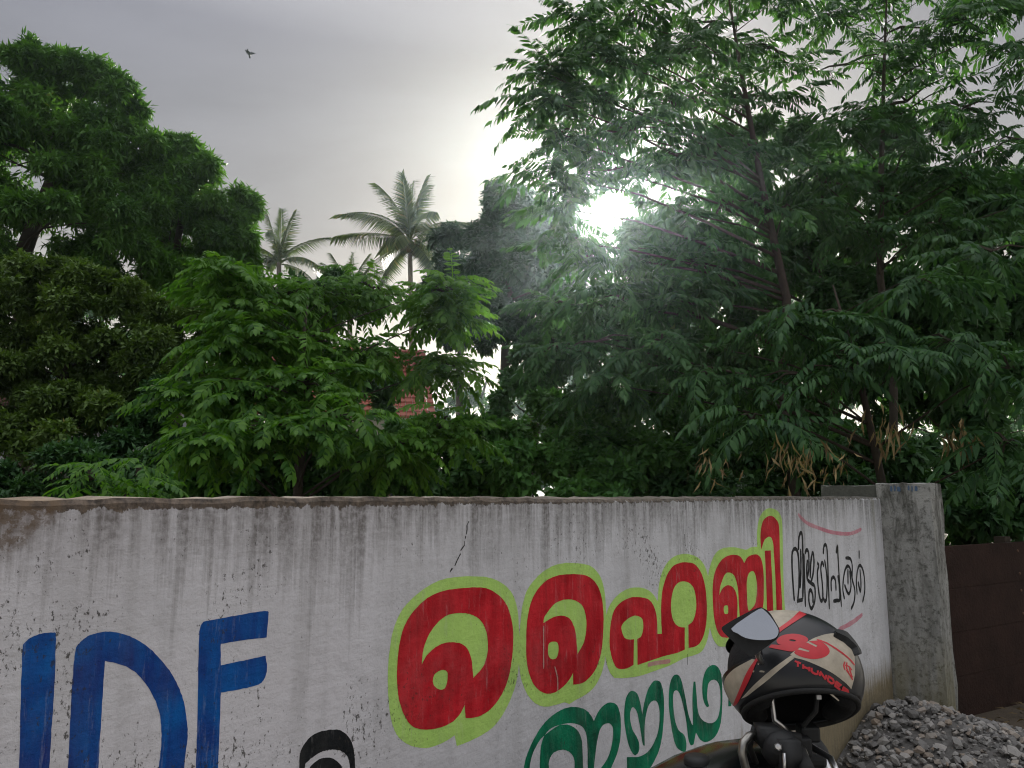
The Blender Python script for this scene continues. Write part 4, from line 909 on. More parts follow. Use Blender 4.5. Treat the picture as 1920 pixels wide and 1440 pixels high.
# ------------------------------------------------------------------ dark board fence right of the pillar
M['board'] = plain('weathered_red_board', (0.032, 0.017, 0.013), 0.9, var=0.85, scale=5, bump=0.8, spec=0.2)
M['steel_rust'] = plain('rusty_bolt', (0.12, 0.06, 0.035), 0.7)
f0 = Vector((2.72, 5.62, 0)); fd = Vector((0.848, 0.53, 0)); fl = 4.6
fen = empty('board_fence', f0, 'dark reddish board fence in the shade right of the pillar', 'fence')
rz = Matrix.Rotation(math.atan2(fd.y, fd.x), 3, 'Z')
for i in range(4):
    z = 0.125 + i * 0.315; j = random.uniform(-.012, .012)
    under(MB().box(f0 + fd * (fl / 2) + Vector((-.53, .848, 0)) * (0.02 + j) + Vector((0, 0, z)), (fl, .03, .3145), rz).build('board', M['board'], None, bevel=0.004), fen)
for k in range(4):
    p = f0 + fd * (0.35 + k * 1.3) + Vector((-.53, .848, 0)) * 0.10
    under(MB().box(p + Vector((0, 0, .62)), (.09, .09, 1.3), rz).build('post', M['bark'], None, bevel=0.004), fen)
    for i in range(4):
        for dz_ in (-.09, .09):
            under(MB().lathe([(0, .006), (.010, .005), (.012, 0)], 8, f0 + fd * (0.35 + k * 1.3) + Vector((.53, -.848, 0)) * 0.012 + Vector((0, 0, .125 + i * .315 + dz_)), Vector((.53, -.848, 0)), (0, 0, 1)).build('bolt', M['steel_rust'], None), fen)

# ------------------------------------------------------------------ gravel heap
HC = Vector((2.36, 4.78, 0))
def heap_z(x, y):
    d = Vector((x, y, 0)) - HC; r = math.hypot(d.dot(WT) / 1.15, d.dot(WN) / 1.35)
    z = 0.40 * max(0.0, 1 - r) ** 0.9
    return z + 0.012 * math.sin(x * 9) * math.cos(y * 8)
heap = empty('gravel_heap', HC, 'heap of grey crushed stone against the wall foot and pillar', 'gravel')
def stone_mat():
    m, t, b = new_mat('crushed_stone')
    oi = t.nodes.new('ShaderNodeObjectInfo'); at_ = t.nodes.new('ShaderNodeAttribute'); at_.attribute_name = 'tint'
    f = mathn(t, 'FRACT', mathn(t, 'ADD', oi.outputs['Random'], at_.outputs['Fac']))
    c = ramp(t, f, [(0.0, (0.12, 0.118, 0.118)), (0.45, (0.26, 0.255, 0.25)), (0.75, (0.36, 0.345, 0.33)), (0.92, (0.28, 0.22, 0.17)), (1.0, (0.50, 0.49, 0.47))])
    co = t.nodes.new('ShaderNodeTexCoord').outputs['Object']
    c = mixc(t, mathn(t, 'MULTIPLY', noise(t, co, 4, 5, .7), 0.5), c, (0.10, 0.09, 0.075))
    t.links.new(c, b.inputs['Base Color']); b.inputs['Roughness'].default_value = 0.9; b.inputs['Specular IOR Level'].default_value = 0.25
    return m
M['stone'] = stone_mat()
def rock(seed):
    rg = random.Random(seed); bm = bmesh.new(); bmesh.ops.create_icosphere(bm, subdivisions=1, radius=1.0)
    sc = Vector((1, rg.uniform(.6, .9), rg.uniform(.45, .75)))
    pl = [(Vector((rg.gauss(0, 1), rg.gauss(0, 1), rg.gauss(0, 1))).normalized(), rg.uniform(.38, .78)) for _ in range(10)]
    for q in bm.verts:
        p = q.co * rg.uniform(.92, 1.1)
        for n_, d_ in pl:
            e = p.dot(n_) - d_
            if e > 0: p = p - n_ * e
        q.co = Vector((p.x * sc.x, p.y * sc.y, p.z * sc.z))
    me = bpy.data.meshes.new('stone'); bm.to_mesh(me); bm.free(); me.materials.append(M['stone']); return me
ROCKS = [rock(s) for s in range(10)]
RV = [np.array([v.co[:] for v in r.vertices]) for r in ROCKS]; RF = [np.array([v for p in r.polygons for v in p.vertices]) for r in ROCKS]
pts = []
for _ in range(11000):
    a = random.uniform(0, 6.283); q = math.sqrt(random.random()) * 1.22
    d = WT * (math.cos(a) * q * 1.15) + WN * (math.sin(a) * q * 1.35); p = HC + d
    if (p - WA).dot(WN) < 0.03: continue
    if q > 1.0 and random.random() < (q - 1.0) * 3: continue
    if 0 < (p - WA).dot(WT) - U1 < 0.27 and -0.05 < (p - WA).dot(WN) < 0.33: continue
    pts.append(Vector((p.x, p.y, heap_z(p.x, p.y) + random.uniform(-.015, .02))))
def seen(p):
    q = p - Vector((0, 0, EYE)); fw = q.y * CP + q.z * SP; x = 960 + F * q.x / fw; y = 720 - F * (-q.y * SP + q.z * CP) / fw
    return -10 < x < 1930 and y < 1450, fw
sizes = [random.choice((.008, .011, .014, .017, .02, .024, .029, .036, .046)) * random.uniform(.85, 1.2) for _ in pts]
rank = sorted(range(len(pts)), key=lambda i: (not seen(pts[i])[0], seen(pts[i])[1] / sizes[i]))
V, Lo, T = [], [], []; off = 0
for n_, i in enumerate(rank):
    k = i % 10; rot = Matrix.Rotation(random.uniform(0, 6.28), 3, 'Z') @ Matrix.Rotation(random.uniform(-.7, .7), 3, 'X') @ Matrix.Rotation(random.uniform(-.7, .7), 3, 'Y')
    if n_ < 290:
        o = bpy.data.objects.new('stone', ROCKS[k]); COL.objects.link(o); o.parent = heap
        mt = (rot * sizes[i]).to_4x4(); mt.translation = pts[i] - HC; o.matrix_local = mt
    else:
        w = RV[k] @ (np.array(rot).T * sizes[i]) + np.array(pts[i]); V.append(w); Lo.append(RF[k] + off); off += len(w); T.append(np.full(len(w), random.random()))
Lo = np.concatenate(Lo)
lg = under(obj('loose_gravel', np_mesh('loose_gravel', np.concatenate(V), Lo, np.full(len(Lo) // 3, 3), np.concatenate(T)), M['stone']), heap); lg['kind'] = 'stuff'
mb = MB(); vs = []; fs = []; nr, na = 16, 40
for i in range(nr + 1):
    for k in range(na):
        a = 2 * math.pi * k / na; q = 1.05 * i / nr; p = HC + WT * (math.cos(a) * q * 1.15) + WN * (math.sin(a) * q * 1.35)
        s_ = (p - WA).dot(WN)
        if s_ < 0.004: p += WN * (0.004 - s_)
        vs.append((p.x, p.y, heap_z(p.x, p.y) - 0.01 if i < nr else -0.03))
for i in range(nr):
    for k in range(na): fs.append((i * na + k, i * na + (k + 1) % na, (i + 1) * na + (k + 1) % na, (i + 1) * na + k))
M['grit'] = plain('stone_dust', (0.11, 0.105, 0.10), 0.95, var=0.4, scale=40, bump=0.8, spec=0.2)
under(mb.add(vs, fs).build('core', M['grit'], None, True), heap)
# litter on the dark soil right of the heap
n = 1400; B = np.stack([RNG.uniform(2.6, 6.5, n), RNG.uniform(3.2, 6.6, n), np.full(n, 0.012)], 1)
B = B[((B - np.array(f0)) @ np.array([.53, -.848, 0])) > 0.05]; n = len(B)
A = unit(np.concatenate([RNG.normal(size=(n, 2)), RNG.uniform(0, .25, (n, 1))], 1)); v, lo, sz, ti = blades(B, A, unit(np.array([0, 0, 1.0]) + RNG.normal(size=(n, 3)) * .3), RNG.uniform(.04, .1, n), RNG.uniform(.015, .03, n), RNG.random(n))
M['litter'] = leaf_mat('leaf_litter', (0.04, 0.03, 0.018), (0.14, 0.10, 0.05), None, 0.1, 0.8)
tag(obj('leaf_litter', np_mesh('leaf_litter', v, lo, sz, ti), M['litter']), 'dry leaf litter on the dark soil beside the gravel', 'leaf litter', kind='stuff')

# ------------------------------------------------------------------ motorcycle (only its handlebar, tank top and mirror reach into the picture)
M['bk_plastic'] = plain('black_plastic', (0.009, 0.010, 0.011), 0.62, var=0.4, scale=25, bump=0.15)
M['bk_gloss'] = plain('black_gloss_paint', (0.006, 0.007, 0.008), 0.22, var=0.2)
M['rubber'] = plain('black_rubber', (0.012, 0.012, 0.012), 0.8, var=0.3, scale=20, bump=0.3)
M['chrome'] = plain('dull_chrome', (0.30, 0.29, 0.27), 0.35, metal=1.0, var=0.25, scale=30)
M['steel'] = plain('bare_steel', (0.62, 0.62, 0.62), 0.3, metal=1.0, var=0.15)
M['mirror'] = plain('mirror_glass', (0.90, 0.92, 0.94), 0.045, metal=1.0, var=0.05, scale=25)
M['lens'] = plain('headlamp_glass', (0.5, 0.5, 0.5), 0.08, var=0.1)
HD = Vector((0.85, 0.53, 0)).normalized(); SD = Vector((HD.y, -HD.x, 0))        # heading, and the bike's right side
HEAD = Vector((0.785, 2.33, 0))                                                  # steering head on the ground plan
bike = empty('motorcycle', HEAD - HD * 0.6, 'black motorcycle parked by the wall, handlebar turned, helmet on its mirror', 'motorcycle')
def bp(f, s, z): return HEAD + HD * f + SD * s + Vector((0, 0, z))
def B_(mb, n, m, sm=True, bevel=0, par=None):
    o = mb.build(n, M[m], None, sm, bevel)
    if par is None: return under(o, bike)
    o.parent = par; return o
# tank: lofted sections from the seat nose to the steering head
vs = []; fs = []; secs = [(-.62, .05, .70, .82), (-.56, .10, .66, .865), (-.46, .135, .64, .905), (-.34, .150, .64, .925), (-.22, .145, .66, .935), (-.13, .12, .68, .932), (-.07, .07, .72, .912), (-.055, .02, .78, .87)]
for f, hw, z0, z1 in secs:
    for k in range(20):
        a = 2 * math.pi * k / 20; c, s = math.cos(a), math.sin(a)
        vs.append(bp(f, hw * math.copysign(abs(c) ** .7, c), (z0 + z1) / 2 + (z1 - z0) / 2 * math.copysign(abs(s) ** .75, s)))
for i in range(len(secs) - 1):
    for k in range(20): fs.append((i * 20 + k, i * 20 + (k + 1) % 20, (i + 1) * 20 + (k + 1) % 20, (i + 1) * 20 + k))
fs += [tuple(range(20)), tuple((len(secs) - 1) * 20 + k for k in range(20))]
tank = B_(MB().add(vs, fs), 'fuel_tank', 'bk_gloss')
B_(MB().lathe([(0.0, .010), (.030, .010), (.034, 0), (.034, -.02)], 20, bp(-.36, 0, .922), (0, 0, 1), HD), 'filler_cap', 'bk_plastic')
# seat, tail, engine, frame
mb = MB()
vs = []; fs = []; secs = [(-.55, .07, .79), (-.70, .12, .775), (-.90, .13, .78), (-1.10, .125, .81), (-1.28, .09, .83), (-1.34, .03, .82)]
for f, hw, z in secs:
    for k in range(12):
        a = 2 * math.pi * k / 12; vs.append(bp(f, hw * math.cos(a), z - .03 + .045 * math.sin(a)))
for i in range(len(secs) - 1):
    for k in range(12): fs.append((i * 12 + k, i * 12 + (k + 1) % 12, (i + 1) * 12 + (k + 1) % 12, (i + 1) * 12 + k))
B_(mb.add(vs, fs + [tuple(range(12)), tuple(60 + k for k in range(12))]), 'seat', 'rubber')
B_(MB().box(bp(-.55, 0, .40), (.34, .26, .26), Matrix.Rotation(math.atan2(HD.y, HD.x), 3, 'Z')).box(bp(-.36, 0, .54), (.15, .16, .22), Matrix.Rotation(math.atan2(HD.y, HD.x), 3, 'Z')), 'engine', 'steel', False, .02)
B_(MB().tube([bp(-.02, 0, .78), bp(-.15, .02, .45), bp(-.40, .06, .25), bp(-.75, .1, .28)], .018, 8).tube([bp(-.02, 0, .82), bp(-.5, 0, .72), bp(-1.2, 0, .74)], .018, 8).tube([bp(-.75, .1, .28), bp(-.75, .0, .70)], .016, 8), 'frame', 'bk_plastic')
B_(MB().tube([bp(-.45, .13, .28), bp(-.8, .17, .30), bp(-1.0, .19, .36), bp(-1.35, .20, .42)], [.02, .025, .045, .05], 10), 'exhaust', 'chrome')
def wheel(c, ax, r):
    w = MB().lathe([(r - .06, -.035), (r - .01, -.04), (r, -.015), (r, .015), (r - .01, .04), (r - .06, .035)], 36, c, ax, (0, 0, 1)).build('wheel', M['rubber'], None, True); under(w, bike)
    rim = MB().lathe([(r - .062, -.03), (r - .085, -.025), (r - .085, .025), (r - .062, .03)], 36, c, ax, (0, 0, 1))
    ax = Vector(ax).normalized(); x = Vector((0, 0, 1)); y = ax.cross(x)
    for k in range(6):
        a = k * math.pi / 3; d = x * math.cos(a) + y * math.sin(a); rim.tube([Vector(c) + d * .03, Vector(c) + d * (r - .08)], [.02, .014], 6)
    rim.lathe([(0, -.06), (.045, -.055), (.045, .055), (0, .06)], 16, c, ax, (0, 0, 1))
    o = rim.build('rim', M['bk_plastic'], None); o.parent = w
wheel(bp(-1.12, 0, .30), SD, .30)
SH = (Matrix.Rotation(R(-34), 3, 'Z') @ HD).normalized(); SS = Vector((SH.y, -SH.x, 0))     # steering turned to the right
def sp_(f, s, z): return HEAD + SH * f + SS * s + Vector((0, 0, z))
wheel(sp_(.33, 0, .30), SS, .30)
for s in (-.085, .085):
    B_(MB().tube([sp_(.33, s, .30), sp_(.05, s, .90)], [.024, .02], 10), 'fork_leg', 'steel')
mud = MB(); vs = []; fs = []
for i in range(13):
    a = R(20 + i * 11); 
    for s in (-.06, -.035, 0, .035, .06): vs.append(sp_(.33 + .325 * math.cos(a), s, .30 + (.325 - abs(s) * .35) * math.sin(a)))
for i in range(12):
    for k in range(4): fs.append((i * 5 + k, i * 5 + k + 1, (i + 1) * 5 + k + 1, (i + 1) * 5 + k))
B_(mud.add(vs, fs), 'mudguard', 'bk_gloss')
B_(MB().lathe([(0.0, -.13), (.05, -.12), (.08, -.06), (.085, 0), (.075, .012)], 24, sp_(.17, 0, .67), SH, (0, 0, 1)), 'headlamp', 'bk_plastic')
B_(MB().lathe([(.075, .0), (.06, .02), (0, .028)], 24, sp_(.17, 0, .67) + SH * .006, SH, (0, 0, 1)), 'headlamp_lens', 'lens')
B_(MB().box(sp_(.02, 0, .89), (.10, .22, .035), Matrix.Rotation(math.atan2(SH.y, SH.x), 3, 'Z')), 'yoke', 'bk_plastic', False, .012)
B_(MB().lathe([(0, .03), (.045, .028), (.05, 0), (.045, -.03), (0, -.035)], 24, sp_(.06, 0, .875), (-SH * .5 + Vector((0, 0, 1))), SS), 'instrument', 'bk_plastic')
B_(MB().tube([sp_(-.06, -.33, .955), sp_(-.03, -.2, .96), sp_(.0, -.08, .925), sp_(.0, .08, .925), sp_(-.03, .2, .96), sp_(-.06, .36, .945)], .0115, 10), 'handlebar', 'chrome')
for s in (-1, 1):
    B_(MB().tube([sp_(-.045, s * .23, .957), sp_(-.062, s * .36, .945)], [.018, .0175], 12), 'grip', 'rubber')
    B_(MB().box(sp_(-.032, s * .205, .962), (.05, .045, .05), Matrix.Rotation(math.atan2(SH.y, SH.x), 3, 'Z')), 'switch_box', 'bk_plastic', False, .008)
    B_(MB().tube([sp_(.0, s * .19, .955), sp_(.03, s * .25, .945), sp_(.01, s * .36, .935)], [.009, .007, .006], 8), 'lever', 'steel')
B_(MB().box(sp_(.0, .17, .985), (.05, .055, .04), Matrix.Rotation(math.atan2(SH.y, SH.x), 3, 'Z')), 'brake_reservoir', 'bk_plastic', False, .007)
# brake hose looping from the bar, and the bright screw on its clamp
B_(MB().tube([at(1420, 1376, 2.10), at(1405, 1380, 2.08), at(1394, 1392, 2.07), at(1391, 1410, 2.06), at(1396, 1432, 2.06), at(1408, 1470, 2.07), at(1420, 1520, 2.12)], .0105, 10), 'hose', 'chrome')
sb = at(1459, 1400, 1.99)
B_(MB().lathe([(0, .012), (.007, .011), (.010, .004), (.010, -.02)], 6, sb, at(1459, 1400, 0.0001) - sb, (0, 0, 1)), 'screw', 'steel', False)
B_(MB().tube([at(1470, 1412, 2.0), at(1471, 1440, 2.0), at(1474, 1500, 2.0)], .0045, 6), 'cable', 'steel')
mb = MB()
mb.ellipsoid(at(1462, 1402, 2.06), (.048, .045, .045)).box(at(1438, 1378, 2.08), (.05, .06, .045)).box(at(1478, 1425, 2.03), (.05, .05, .10)).tube([at(1420, 1372, 2.09), at(1500, 1385, 2.09)], .014, 10).tube([at(1415, 1362, 2.10), at(1405, 1400, 2.12), at(1425, 1450, 2.14)], .008, 8).tube([at(1490, 1375, 2.10), at(1502, 1410, 2.10), at(1495, 1460, 2.12)], .007, 8)
B_(mb, 'bar_clamp', 'bk_plastic')
# the mirror: wedge-shaped shell with a bright glass
MD = 2.02
def poly_plane(pts, d0, tilt):
    """picture outline -> points on a plane through the mirror centre, tipped back"""
    c = at(1410, 1178, d0); n = tilt.normalized(); res = []
    for x, y in pts:
        d = ray(x, y); tt = (c - Vector((0, 0, EYE))).dot(n) / d.dot(n); res.append(Vector((0, 0, EYE)) + d * tt)
    return res
mn = Vector((-0.42, -1.0, 0.16)).normalized()
outl = [(1353, 1180), (1362, 1170), (1390, 1154), (1420, 1140), (1430, 1140), (1442, 1148), (1454, 1167), (1461, 1181), (1458, 1195), (1446, 1206), (1428, 1219), (1411, 1231), (1402, 1228), (1388, 1215), (1368, 1197)]
outl = [(p.x, p.y) for p in smooth([(x, y) for x, y in outl], step=3)]
fr = poly_plane(outl, MD, mn); cen = sum(fr, Vector()) / len(fr); n_ = len(fr)
mb = MB(); rings = [fr, [cen + (p - cen) * 1.0 - mn * .012 for p in fr], [cen + (p - cen) * .8 - mn * .035 for p in fr], [cen + (p - cen) * .4 - mn * .048 for p in fr]]
vs = [p for r_ in rings for p in r_]; fs = []
for i in range(3):
    for k in range(n_): fs.append((i * n_ + k, i * n_ + (k + 1) % n_, (i + 1) * n_ + (k + 1) % n_, (i + 1) * n_ + k))
fs += [tuple(range(n_)), tuple(3 * n_ + k for k in range(n_))[::-1]]
mir = B_(mb.add(vs, fs), 'mirror', 'bk_plastic', False)
gl_ = [(1371, 1179), (1395, 1160), (1423, 1142), (1432, 1143), (1444, 1155), (1455, 1171), (1460, 1182), (1457, 1193), (1446, 1199), (1422, 1200), (1398, 1196), (1384, 1188)]
gl_ = [(p.x, p.y) for p in smooth(gl_, step=2)]
gp = [p + mn * .002 for p in poly_plane(gl_, MD, mn)]
# the glass sits tipped up in its shell, so it shows the sky
gc = sum(gp, Vector()) / len(gp); gn = Vector((-0.34, -1.0, 0.34)).normalized()
gq = []
for p in gp:
    d = (p - Vector((0, 0, EYE))); tt = (gc + mn * .006 - Vector((0, 0, EYE))).dot(gn) / d.dot(gn); gq.append(Vector((0, 0, EYE)) + d * tt)
gb = MB(); k = len(gq); gb.add(gq + [p - gn * .004 for p in gq], [tuple(range(k))] + [(i, (i + 1) % k, k + (i + 1) % k, k + i) for i in range(k)])
g_ = gb.build('glass', M['mirror'], None); g_.parent = mir
sm_ = B_(MB().tube([at(1420, 1203, MD + .015), at(1420, 1226, MD + .05), at(1432, 1250, MD + .12), at(1446, 1300, MD + .16), at(1452, 1350, MD + .12), sp_(-.02, .17, .96)], [.010, .008, .007, .007, .007, .007], 8), 'mirror_stem', 'steel')

# ------------------------------------------------------------------ helmet hung over the mirror
HY = 2.22
hc = at(1483, 1262, HY); tl = R(37)
e1 = Vector((1, -0.10, 0)).normalized(); e2 = Vector((0, math.sin(tl), math.cos(tl))); e3 = e1.cross(e2); e3.normalize(); e1 = e2.cross(e3).normalized()
HA, HB, HCc = 0.187, 0.170, 0.150
HM = Matrix((e1, e2, e3)).transposed()
hel = empty('helmet', hc - e2 * .10, 'black, cream and red racing helmet hung over the motorcycle mirror', 'helmet')
def hel_pt(a, b, k=1.0, lift=0.0):
    n = Vector((math.cos(a) * math.cos(b), math.sin(b), math.sin(a) * math.cos(b)))
    return n
def shell(sc, h0, nu=56, nv=26, cut=None):
    vs, fs = [], []
    b0 = math.asin(h0 / (HB * sc))
    for i in range(nv + 1):
        b = b0 + (math.pi / 2 - b0) * i / nv
        for k in range(nu):
            a = 2 * math.pi * k / nu; v = Vector((math.cos(a) * math.cos(b) * HA * sc, math.sin(b) * HB * sc, math.sin(a) * math.cos(b) * HCc * sc))
            vs.append(v)
    for i in range(nv):
        for k in range(nu):
            f = (i * nu + k, (i + 1) * nu + k, (i + 1) * nu + (k + 1) % nu, i * nu + (k + 1) % nu)
            c = sum((vs[j] for j in f), Vector()) / 4
            if cut and cut(c): continue
            fs.append(f)
    return [hc + HM @ v for v in vs], fs
port = lambda c: c.x < -0.085 and -0.012 < c.y < 0.085
v1, f1 = shell(1.0, -0.100, cut=port); v2, f2 = shell(0.93, -0.096, cut=port)
k = len(v1); nu = 56
hs = MB(); hs.add(v1, f1); hs.add(v2, [f[::-1] for f in f2])
hs.add([v1[i] for i in range(nu)] + [v2[i] for i in range(nu)], [(i, (i + 1) % nu, nu + (i + 1) % nu, nu + i) for i in range(nu)])
M['shell'] = plain('helmet_black', (0.010, 0.011, 0.013), 0.28, var=0.4, scale=30)
M['cream'] = plain('helmet_cream', (0.42, 0.37, 0.29), 0.5, var=0.55, scale=28)
M['hred'] = plain('helmet_red', (0.52, 0.020, 0.030), 0.4, var=0.2, scale=40)
M['pad'] = plain('helmet_lining', (0.006, 0.006, 0.007), 0.95, var=0.4, scale=60, bump=0.4)
under(hs.build('shell', M['shell'], None, True), hel)
vs, fs = shell(0.90, -0.085); under(MB().add(vs, fs).build('lining', M['pad'], None, True), hel)
rim = [hc + HM @ Vector((math.cos(2 * math.pi * i / 56) * HA * .785, -0.100, math.sin(2 * math.pi * i / 56) * HCc * .785)) for i in range(57)]
under(MB().tube(rim, .008, 8, False).build('edge_trim', M['rubber'], None, True), hel)
# chin pad / cheek pads just inside the neck opening
for a0, a1 in ((2.3, 4.0), (5.4, 7.2)):
    pad = [hc + HM @ Vector((math.cos(a0 + (a1 - a0) * i / 8) * HA * .66, -.085, math.sin(a0 + (a1 - a0) * i / 8) * HCc * .62)) for i in range(9)]
    under(MB().tube(pad, [.012] + [.028] * 7 + [.012], 10).build('cheek_pad', M['pad'], None, True), hel)
HMi = HM.inverted()
def to_shell(px, py, lift):
    o = HMi @ (Vector((0, 0, EYE)) - hc); d = HMi @ ray(px, py); d.normalize()
    s = Vector((1 / HA, 1 / HB, 1 / HCc)); oo = Vector([o[i] * s[i] for i in range(3)]); dd = Vector([d[i] * s[i] for i in range(3)])
    A_, B2, C_ = dd.dot(dd), 2 * oo.dot(dd), oo.dot(oo) - 1; disc = B2 * B2 - 4 * A_ * C_
    if disc < 0: tt = -B2 / (2 * A_)
    else: tt = (-B2 - math.sqrt(disc)) / (2 * A_)
    p = o + d * tt; q = Vector((p.x / HA, p.y / HB, p.z / HCc)).normalized(); p = Vector((q.x * HA, q.y * HB, q.z * HCc))
    n = Vector((p.x / HA ** 2, p.y / HB ** 2, p.z / HCc ** 2)).normalized()
    return hc + HM @ (p + n * lift)
def decal(loops, mat, lift, name, label=None, org=(1240, 1110), sc=4.364, grid=2.5):
    """flat print laid onto the curved shell"""
    lps = [[Vector((org[0] + p.x / sc, org[1] + p.y / sc)) for p in smooth(lp, step=4)] for lp in loops]
    pts = []; edges = []
    for lp in lps:
        k0 = len(pts); pts += lp; edges += [(k0 + i, k0 + (i + 1) % len(lp)) for i in range(len(lp))]
    x0, x1 = min(p.x for p in pts), max(p.x for p in pts); y0, y1 = min(p.y for p in pts), max(p.y for p in pts)
    x = x0 + grid / 2
    while x < x1:
        y = y0 + grid / 2
        while y < y1: pts.append(Vector((x, y))); y += grid
        x += grid
    ov, oe, of, *_ = delaunay_2d_cdt(pts, edges, [], 0, 1e-4)
    def inside(q):
        c = False
        for lp in lps:
            j = len(lp) - 1
            for i in range(len(lp)):
                if (lp[i].y > q.y) != (lp[j].y > q.y) and q.x < (lp[j].x - lp[i].x) * (q.y - lp[i].y) / (lp[j].y - lp[i].y) + lp[i].x: c = not c
                j = i
        return c
    keep = [f for f in of if inside((ov[f[0]] + ov[f[1]] + ov[f[2]]) / 3)]
    o = MB().add([to_shell(p.x, p.y, lift) for p in ov], [tuple(f) for f in keep]).build(name, M[mat], None, True)
    under(o, hel)
    if label: o['label'] = label
def ribbon(line, w, mat, lift, name, org=(1240, 1110), sc=4.364):
    q = smooth(line, closed=False, step=4); a, b = stroke_outline(q, w)
    n = len(a); vs = [to_shell(org[0] + p.x / sc, org[1] + p.y / sc, lift) for p in a + b]
    under(MB().add(vs, [(i, i + 1, n + i + 1, n + i) for i in range(n - 1)]).build(name, M[mat], None, True), hel)
decal([[(830, 175, 1), (880, 158), (1000, 150), (1130, 158, 1), (1060, 228), (960, 300, 1), (935, 262), (890, 200)]], 'cream', .0010, 'panel')
decal([[(1130, 158, 1), (1188, 185, 1), (1100, 242), (1000, 308), (960, 340, 1), (955, 300, 1), (1050, 232)]], 'hred', .0012, 'stripe')
decal([[(1055, 512, 1), (1130, 450), (1200, 405), (1250, 378), (1330, 350), (1410, 338, 1), (1440, 385), (1520, 430), (1570, 480), (1580, 560), (1580, 680), (1552, 795, 1), (1500, 740), (1400, 665), (1300, 612), (1180, 562), (1090, 538)]], 'cream', .0010, 'panel')
decal([[(880, 455, 1), (900, 432, 1), (985, 436, 1), (955, 425), (945, 395), (985, 360), (1060, 345), (1130, 350), (1190, 375), (1195, 405), (1140, 450), (1080, 488), (980, 475)], [(1045, 398), (1060, 390), (1090, 394), (1100, 402), (1080, 408)]], 'hred', .0016, 'number', 'red racing number nine')
decal([[(1085, 497, 1), (1110, 470, 1), (1205, 492, 1), (1212, 482, 1), (1130, 455, 1), (1165, 425, 1), (1190, 415, 1), (1265, 452, 1), (1275, 440, 1), (1205, 405, 1), (1290, 402), (1350, 440), (1375, 490), (1340, 530), (1260, 550), (1180, 542), (1110, 517)]], 'hred', .0016, 'number', 'red racing number three')
ribbon([(1270, 392), (1350, 420), (1450, 482), (1530, 545), (1578, 600)], 12, 'hred', .0018, 'stripe')
decal([[(1060, 520, 1), (1090, 540, 1), (965, 640), (870, 722), (780, 792), (705, 850), (655, 872, 1), (755, 765), (865, 665), (960, 592)]], 'cream', .0012, 'stripe')
decal([[(540, 685), (600, 628), (680, 582), (745, 548, 1), (775, 556, 1), (720, 650), (660, 770), (600, 905), (560, 1010), (528, 1000), (506, 880), (514, 750)]], 'cream', .0010, 'panel')
decal([[(775, 545, 1), (805, 520, 1), (762, 620), (722, 720), (672, 820), (622, 915), (585, 930, 1), (640, 800), (700, 660)]], 'hred', .0016, 'stripe')
ribbon([(1310, 792), (1380, 830), (1452, 890)], 14, 'cream', .0008, 'stripe')
for x0, x1, y in ((735, 762, 648), (805, 845, 650), (790, 800, 590)): ribbon([(x0, y), ((x0 + x1) / 2, y), (x1, y + 4)], 14, 'cream', .0014, 'chip')
# red word along the lower edge, slanted block letters that follow the curve
base_ln = smooth([(1085, 600), (1180, 638), (1270, 676), (1350, 720), (1420, 770), (1480, 815), (1528, 855)], closed=False, step=8)
cum = [0.0]
for i in range(1, len(base_ln)): cum.append(cum[-1] + (base_ln[i] - base_ln[i - 1]).length)
def along(s):
    for i in range(1, len(cum)):
        if cum[i] >= s:
            f = (s - cum[i - 1]) / (cum[i] - cum[i - 1]); p = base_ln[i - 1].lerp(base_ln[i], f); return p, (base_ln[i] - base_ln[i - 1]).normalized()
    return base_ln[-1], (base_ln[-1] - base_ln[-2]).normalized()
GL = {'T': [[(0, 1), (1, 1)], [(.5, 1), (.5, 0)]], 'H': [[(0, 0), (0, 1)], [(1, 0), (1, 1)], [(0, .5), (1, .5)]], 'U': [[(0, 1), (0, .2), (.3, 0), (.7, 0), (1, .2), (1, 1)]], 'N': [[(0, 0), (0, 1), (1, 0), (1, 1)]],
      'D': [[(0, 0), (0, 1), (.7, 1), (1, .7), (1, .3), (.7, 0), (0, 0)]], 'E': [[(1, 1), (0, 1), (0, 0), (1, 0)], [(0, .5), (.8, .5)]], 'R': [[(0, 0), (0, 1), (.8, 1), (1, .75), (.8, .5), (0, .5)], [(.5, .5), (1, 0)]]}
step = cum[-1] / 7.0
for i, ch in enumerate('THUNDER'):
    mbl = MB()
    for st_ in GL[ch]:
        ln = []
        for x, y in st_:
            p, tng = along(step * (i + .1 + x * .72)); nrm_ = Vector((tng.y, -tng.x)); ln.append(p + nrm_ * (y * 34) - tng * (y * 14))
        pts_ = []
        for a_, b_ in zip(ln[:-1], ln[1:]): pts_ += [a_.lerp(b_, q / 4) for q in range(4)]
        pts_.append(ln[-1]); A1, B1 = stroke_outline(pts_, 17, False); n = len(A1)
        mbl.add([to_shell(1240 + p.x / 4.364, 1110 + p.y / 4.364, .0016) for p in A1 + B1], [(q, q + 1, n + q + 1, n + q) for q in range(n - 1)])
    under(mbl.build('letter', M['hred'], None), hel)
for ln in ([(1500, 570), (1490, 600), (1500, 640)], [(1515, 575), (1512, 620), (1530, 660)], [(1500, 600), (1530, 610), (1555, 640)], [(1535, 620), (1545, 660), (1560, 700)], [(1510, 640), (1540, 680), (1562, 720)]):
    ribbon(ln, 11, 'hred', .0016, 'small_mark')
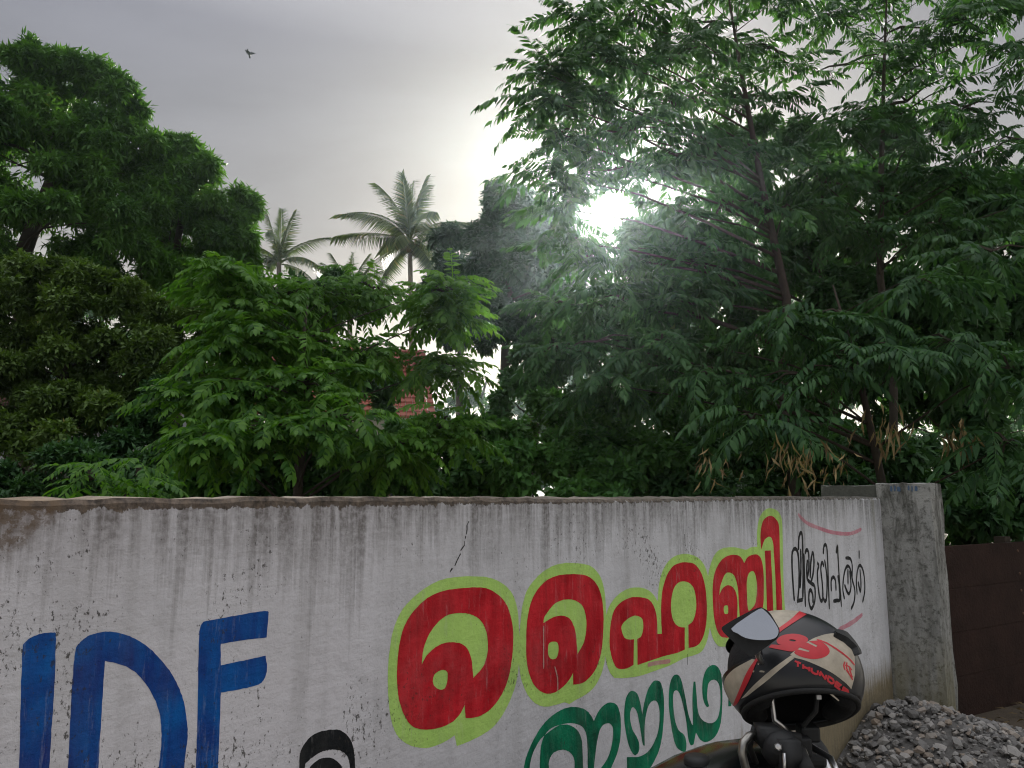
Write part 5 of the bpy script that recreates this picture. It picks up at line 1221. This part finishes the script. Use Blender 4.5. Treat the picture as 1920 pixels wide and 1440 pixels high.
# rear spoiler: a raised black fin over the back of the crown
mb = MB(); prof = [(1408, 345), (1440, 352), (1500, 378), (1545, 418), (1578, 460), (1592, 520)]
vs = []; fs = []
pr = smooth(prof, closed=False, step=4)
for i, p in enumerate(pr):
    s = i / (len(pr) - 1); w = 26 * math.sin(math.pi * (0.12 + 0.8 * s)) + 10; tng = (pr[min(i + 1, len(pr) - 1)] - pr[max(i - 1, 0)]).normalized(); nn = Vector((-tng.y, tng.x))
    for off, lf in ((-w, .0005), (-w * .6, .013), (w * .6, .015), (w, .0005)):
        q = p + nn * off; vs.append(to_shell(1240 + q.x / 4.364, 1110 + q.y / 4.364, lf))
for i in range(len(pr) - 1):
    for k in range(3): fs.append((i * 4 + k, i * 4 + k + 1, (i + 1) * 4 + k + 1, (i + 1) * 4 + k))
fs += [(0, 1, 2, 3), tuple(len(vs) - 4 + k for k in range(4))]
under(mb.add(vs, fs).build('rear_spoiler', M['bk_plastic'], None), hel)
# strap and its buckle hanging in the opening
under(MB().tube([hc + HM @ Vector((.03, -.09, .09)), hc + HM @ Vector((.02, -.13, .06)), hc + HM @ Vector((-.01, -.15, .02))], .006, 6).build('strap', M['rubber'], None), hel)
under(MB().box(to_shell(1542, 1312, -.02), (.012, .006, .010)).build('buckle', M['steel'], None), hel)

# ------------------------------------------------------------------ bird
M['crow'] = plain('dark_plumage', (0.010, 0.010, 0.011), 0.6)
bc = at(466, 99, 42); s = mpp(42)
def bpx(x, y, d=0): return bc + Vector(((x) * s, d, -y * s))
mb = MB().ellipsoid(bc, (3.2 * s, .30, 2.6 * s), None, 10, 7)
mb.add([bpx(-1, 1, .1), bpx(1.2, 1, .1), bpx(1.6, 6.0, .28), bpx(-1.6, 5.6, .28), bpx(0, 2, .05)], [(0, 1, 2, 3), (0, 4, 1)])                 # fanned tail
mb.ellipsoid(bpx(.6, -2.6, -.2), (1.2 * s, .09, 1.1 * s), None, 8, 6)                                                        # head
bird = obj('bird', mb.mesh('bird', True), M['crow']); tag(bird, 'small black bird gliding in the open sky', 'bird')
for pts_ in ([(0, -1.5), (-4, -4), (-8, -9), (-7.2, -5.5), (-4.4, -.5), (-1, 2.5)], [(0, -1.5), (5, -2.2), (9, -1.4), (13.5, -.4), (9, 1.2), (4, 2.4), (0, 2.4)]):
    w = [bpx(x, y, .04) for x, y in pts_]; n = len(w)
    MB().add(w + [p + Vector((0, .03, -.008)) for p in w], [tuple(range(n)), tuple(range(n, 2 * n))[::-1]] + [(i, (i + 1) % n, n + (i + 1) % n, n + i) for i in range(n)]).build('wing', M['crow'], bird)

# ------------------------------------------------------------------ moist morning air
HAZE = 0.0008
hz = bpy.data.materials.new('moist_air'); hz.use_nodes = True; t = hz.node_tree; t.nodes.clear()
vol = t.nodes.new('ShaderNodeVolumePrincipled'); vol.inputs['Color'].default_value = (0.74, 0.95, 1.0, 1); vol.inputs['Density'].default_value = HAZE; vol.inputs['Anisotropy'].default_value = 0.88
mo = t.nodes.new('ShaderNodeOutputMaterial'); t.links.new(vol.outputs[0], mo.inputs['Volume'])
hb = MB().box((0, 4, 8.0), (530, 530, 19)).build('haze', hz, None); hb['kind'] = 'stuff'
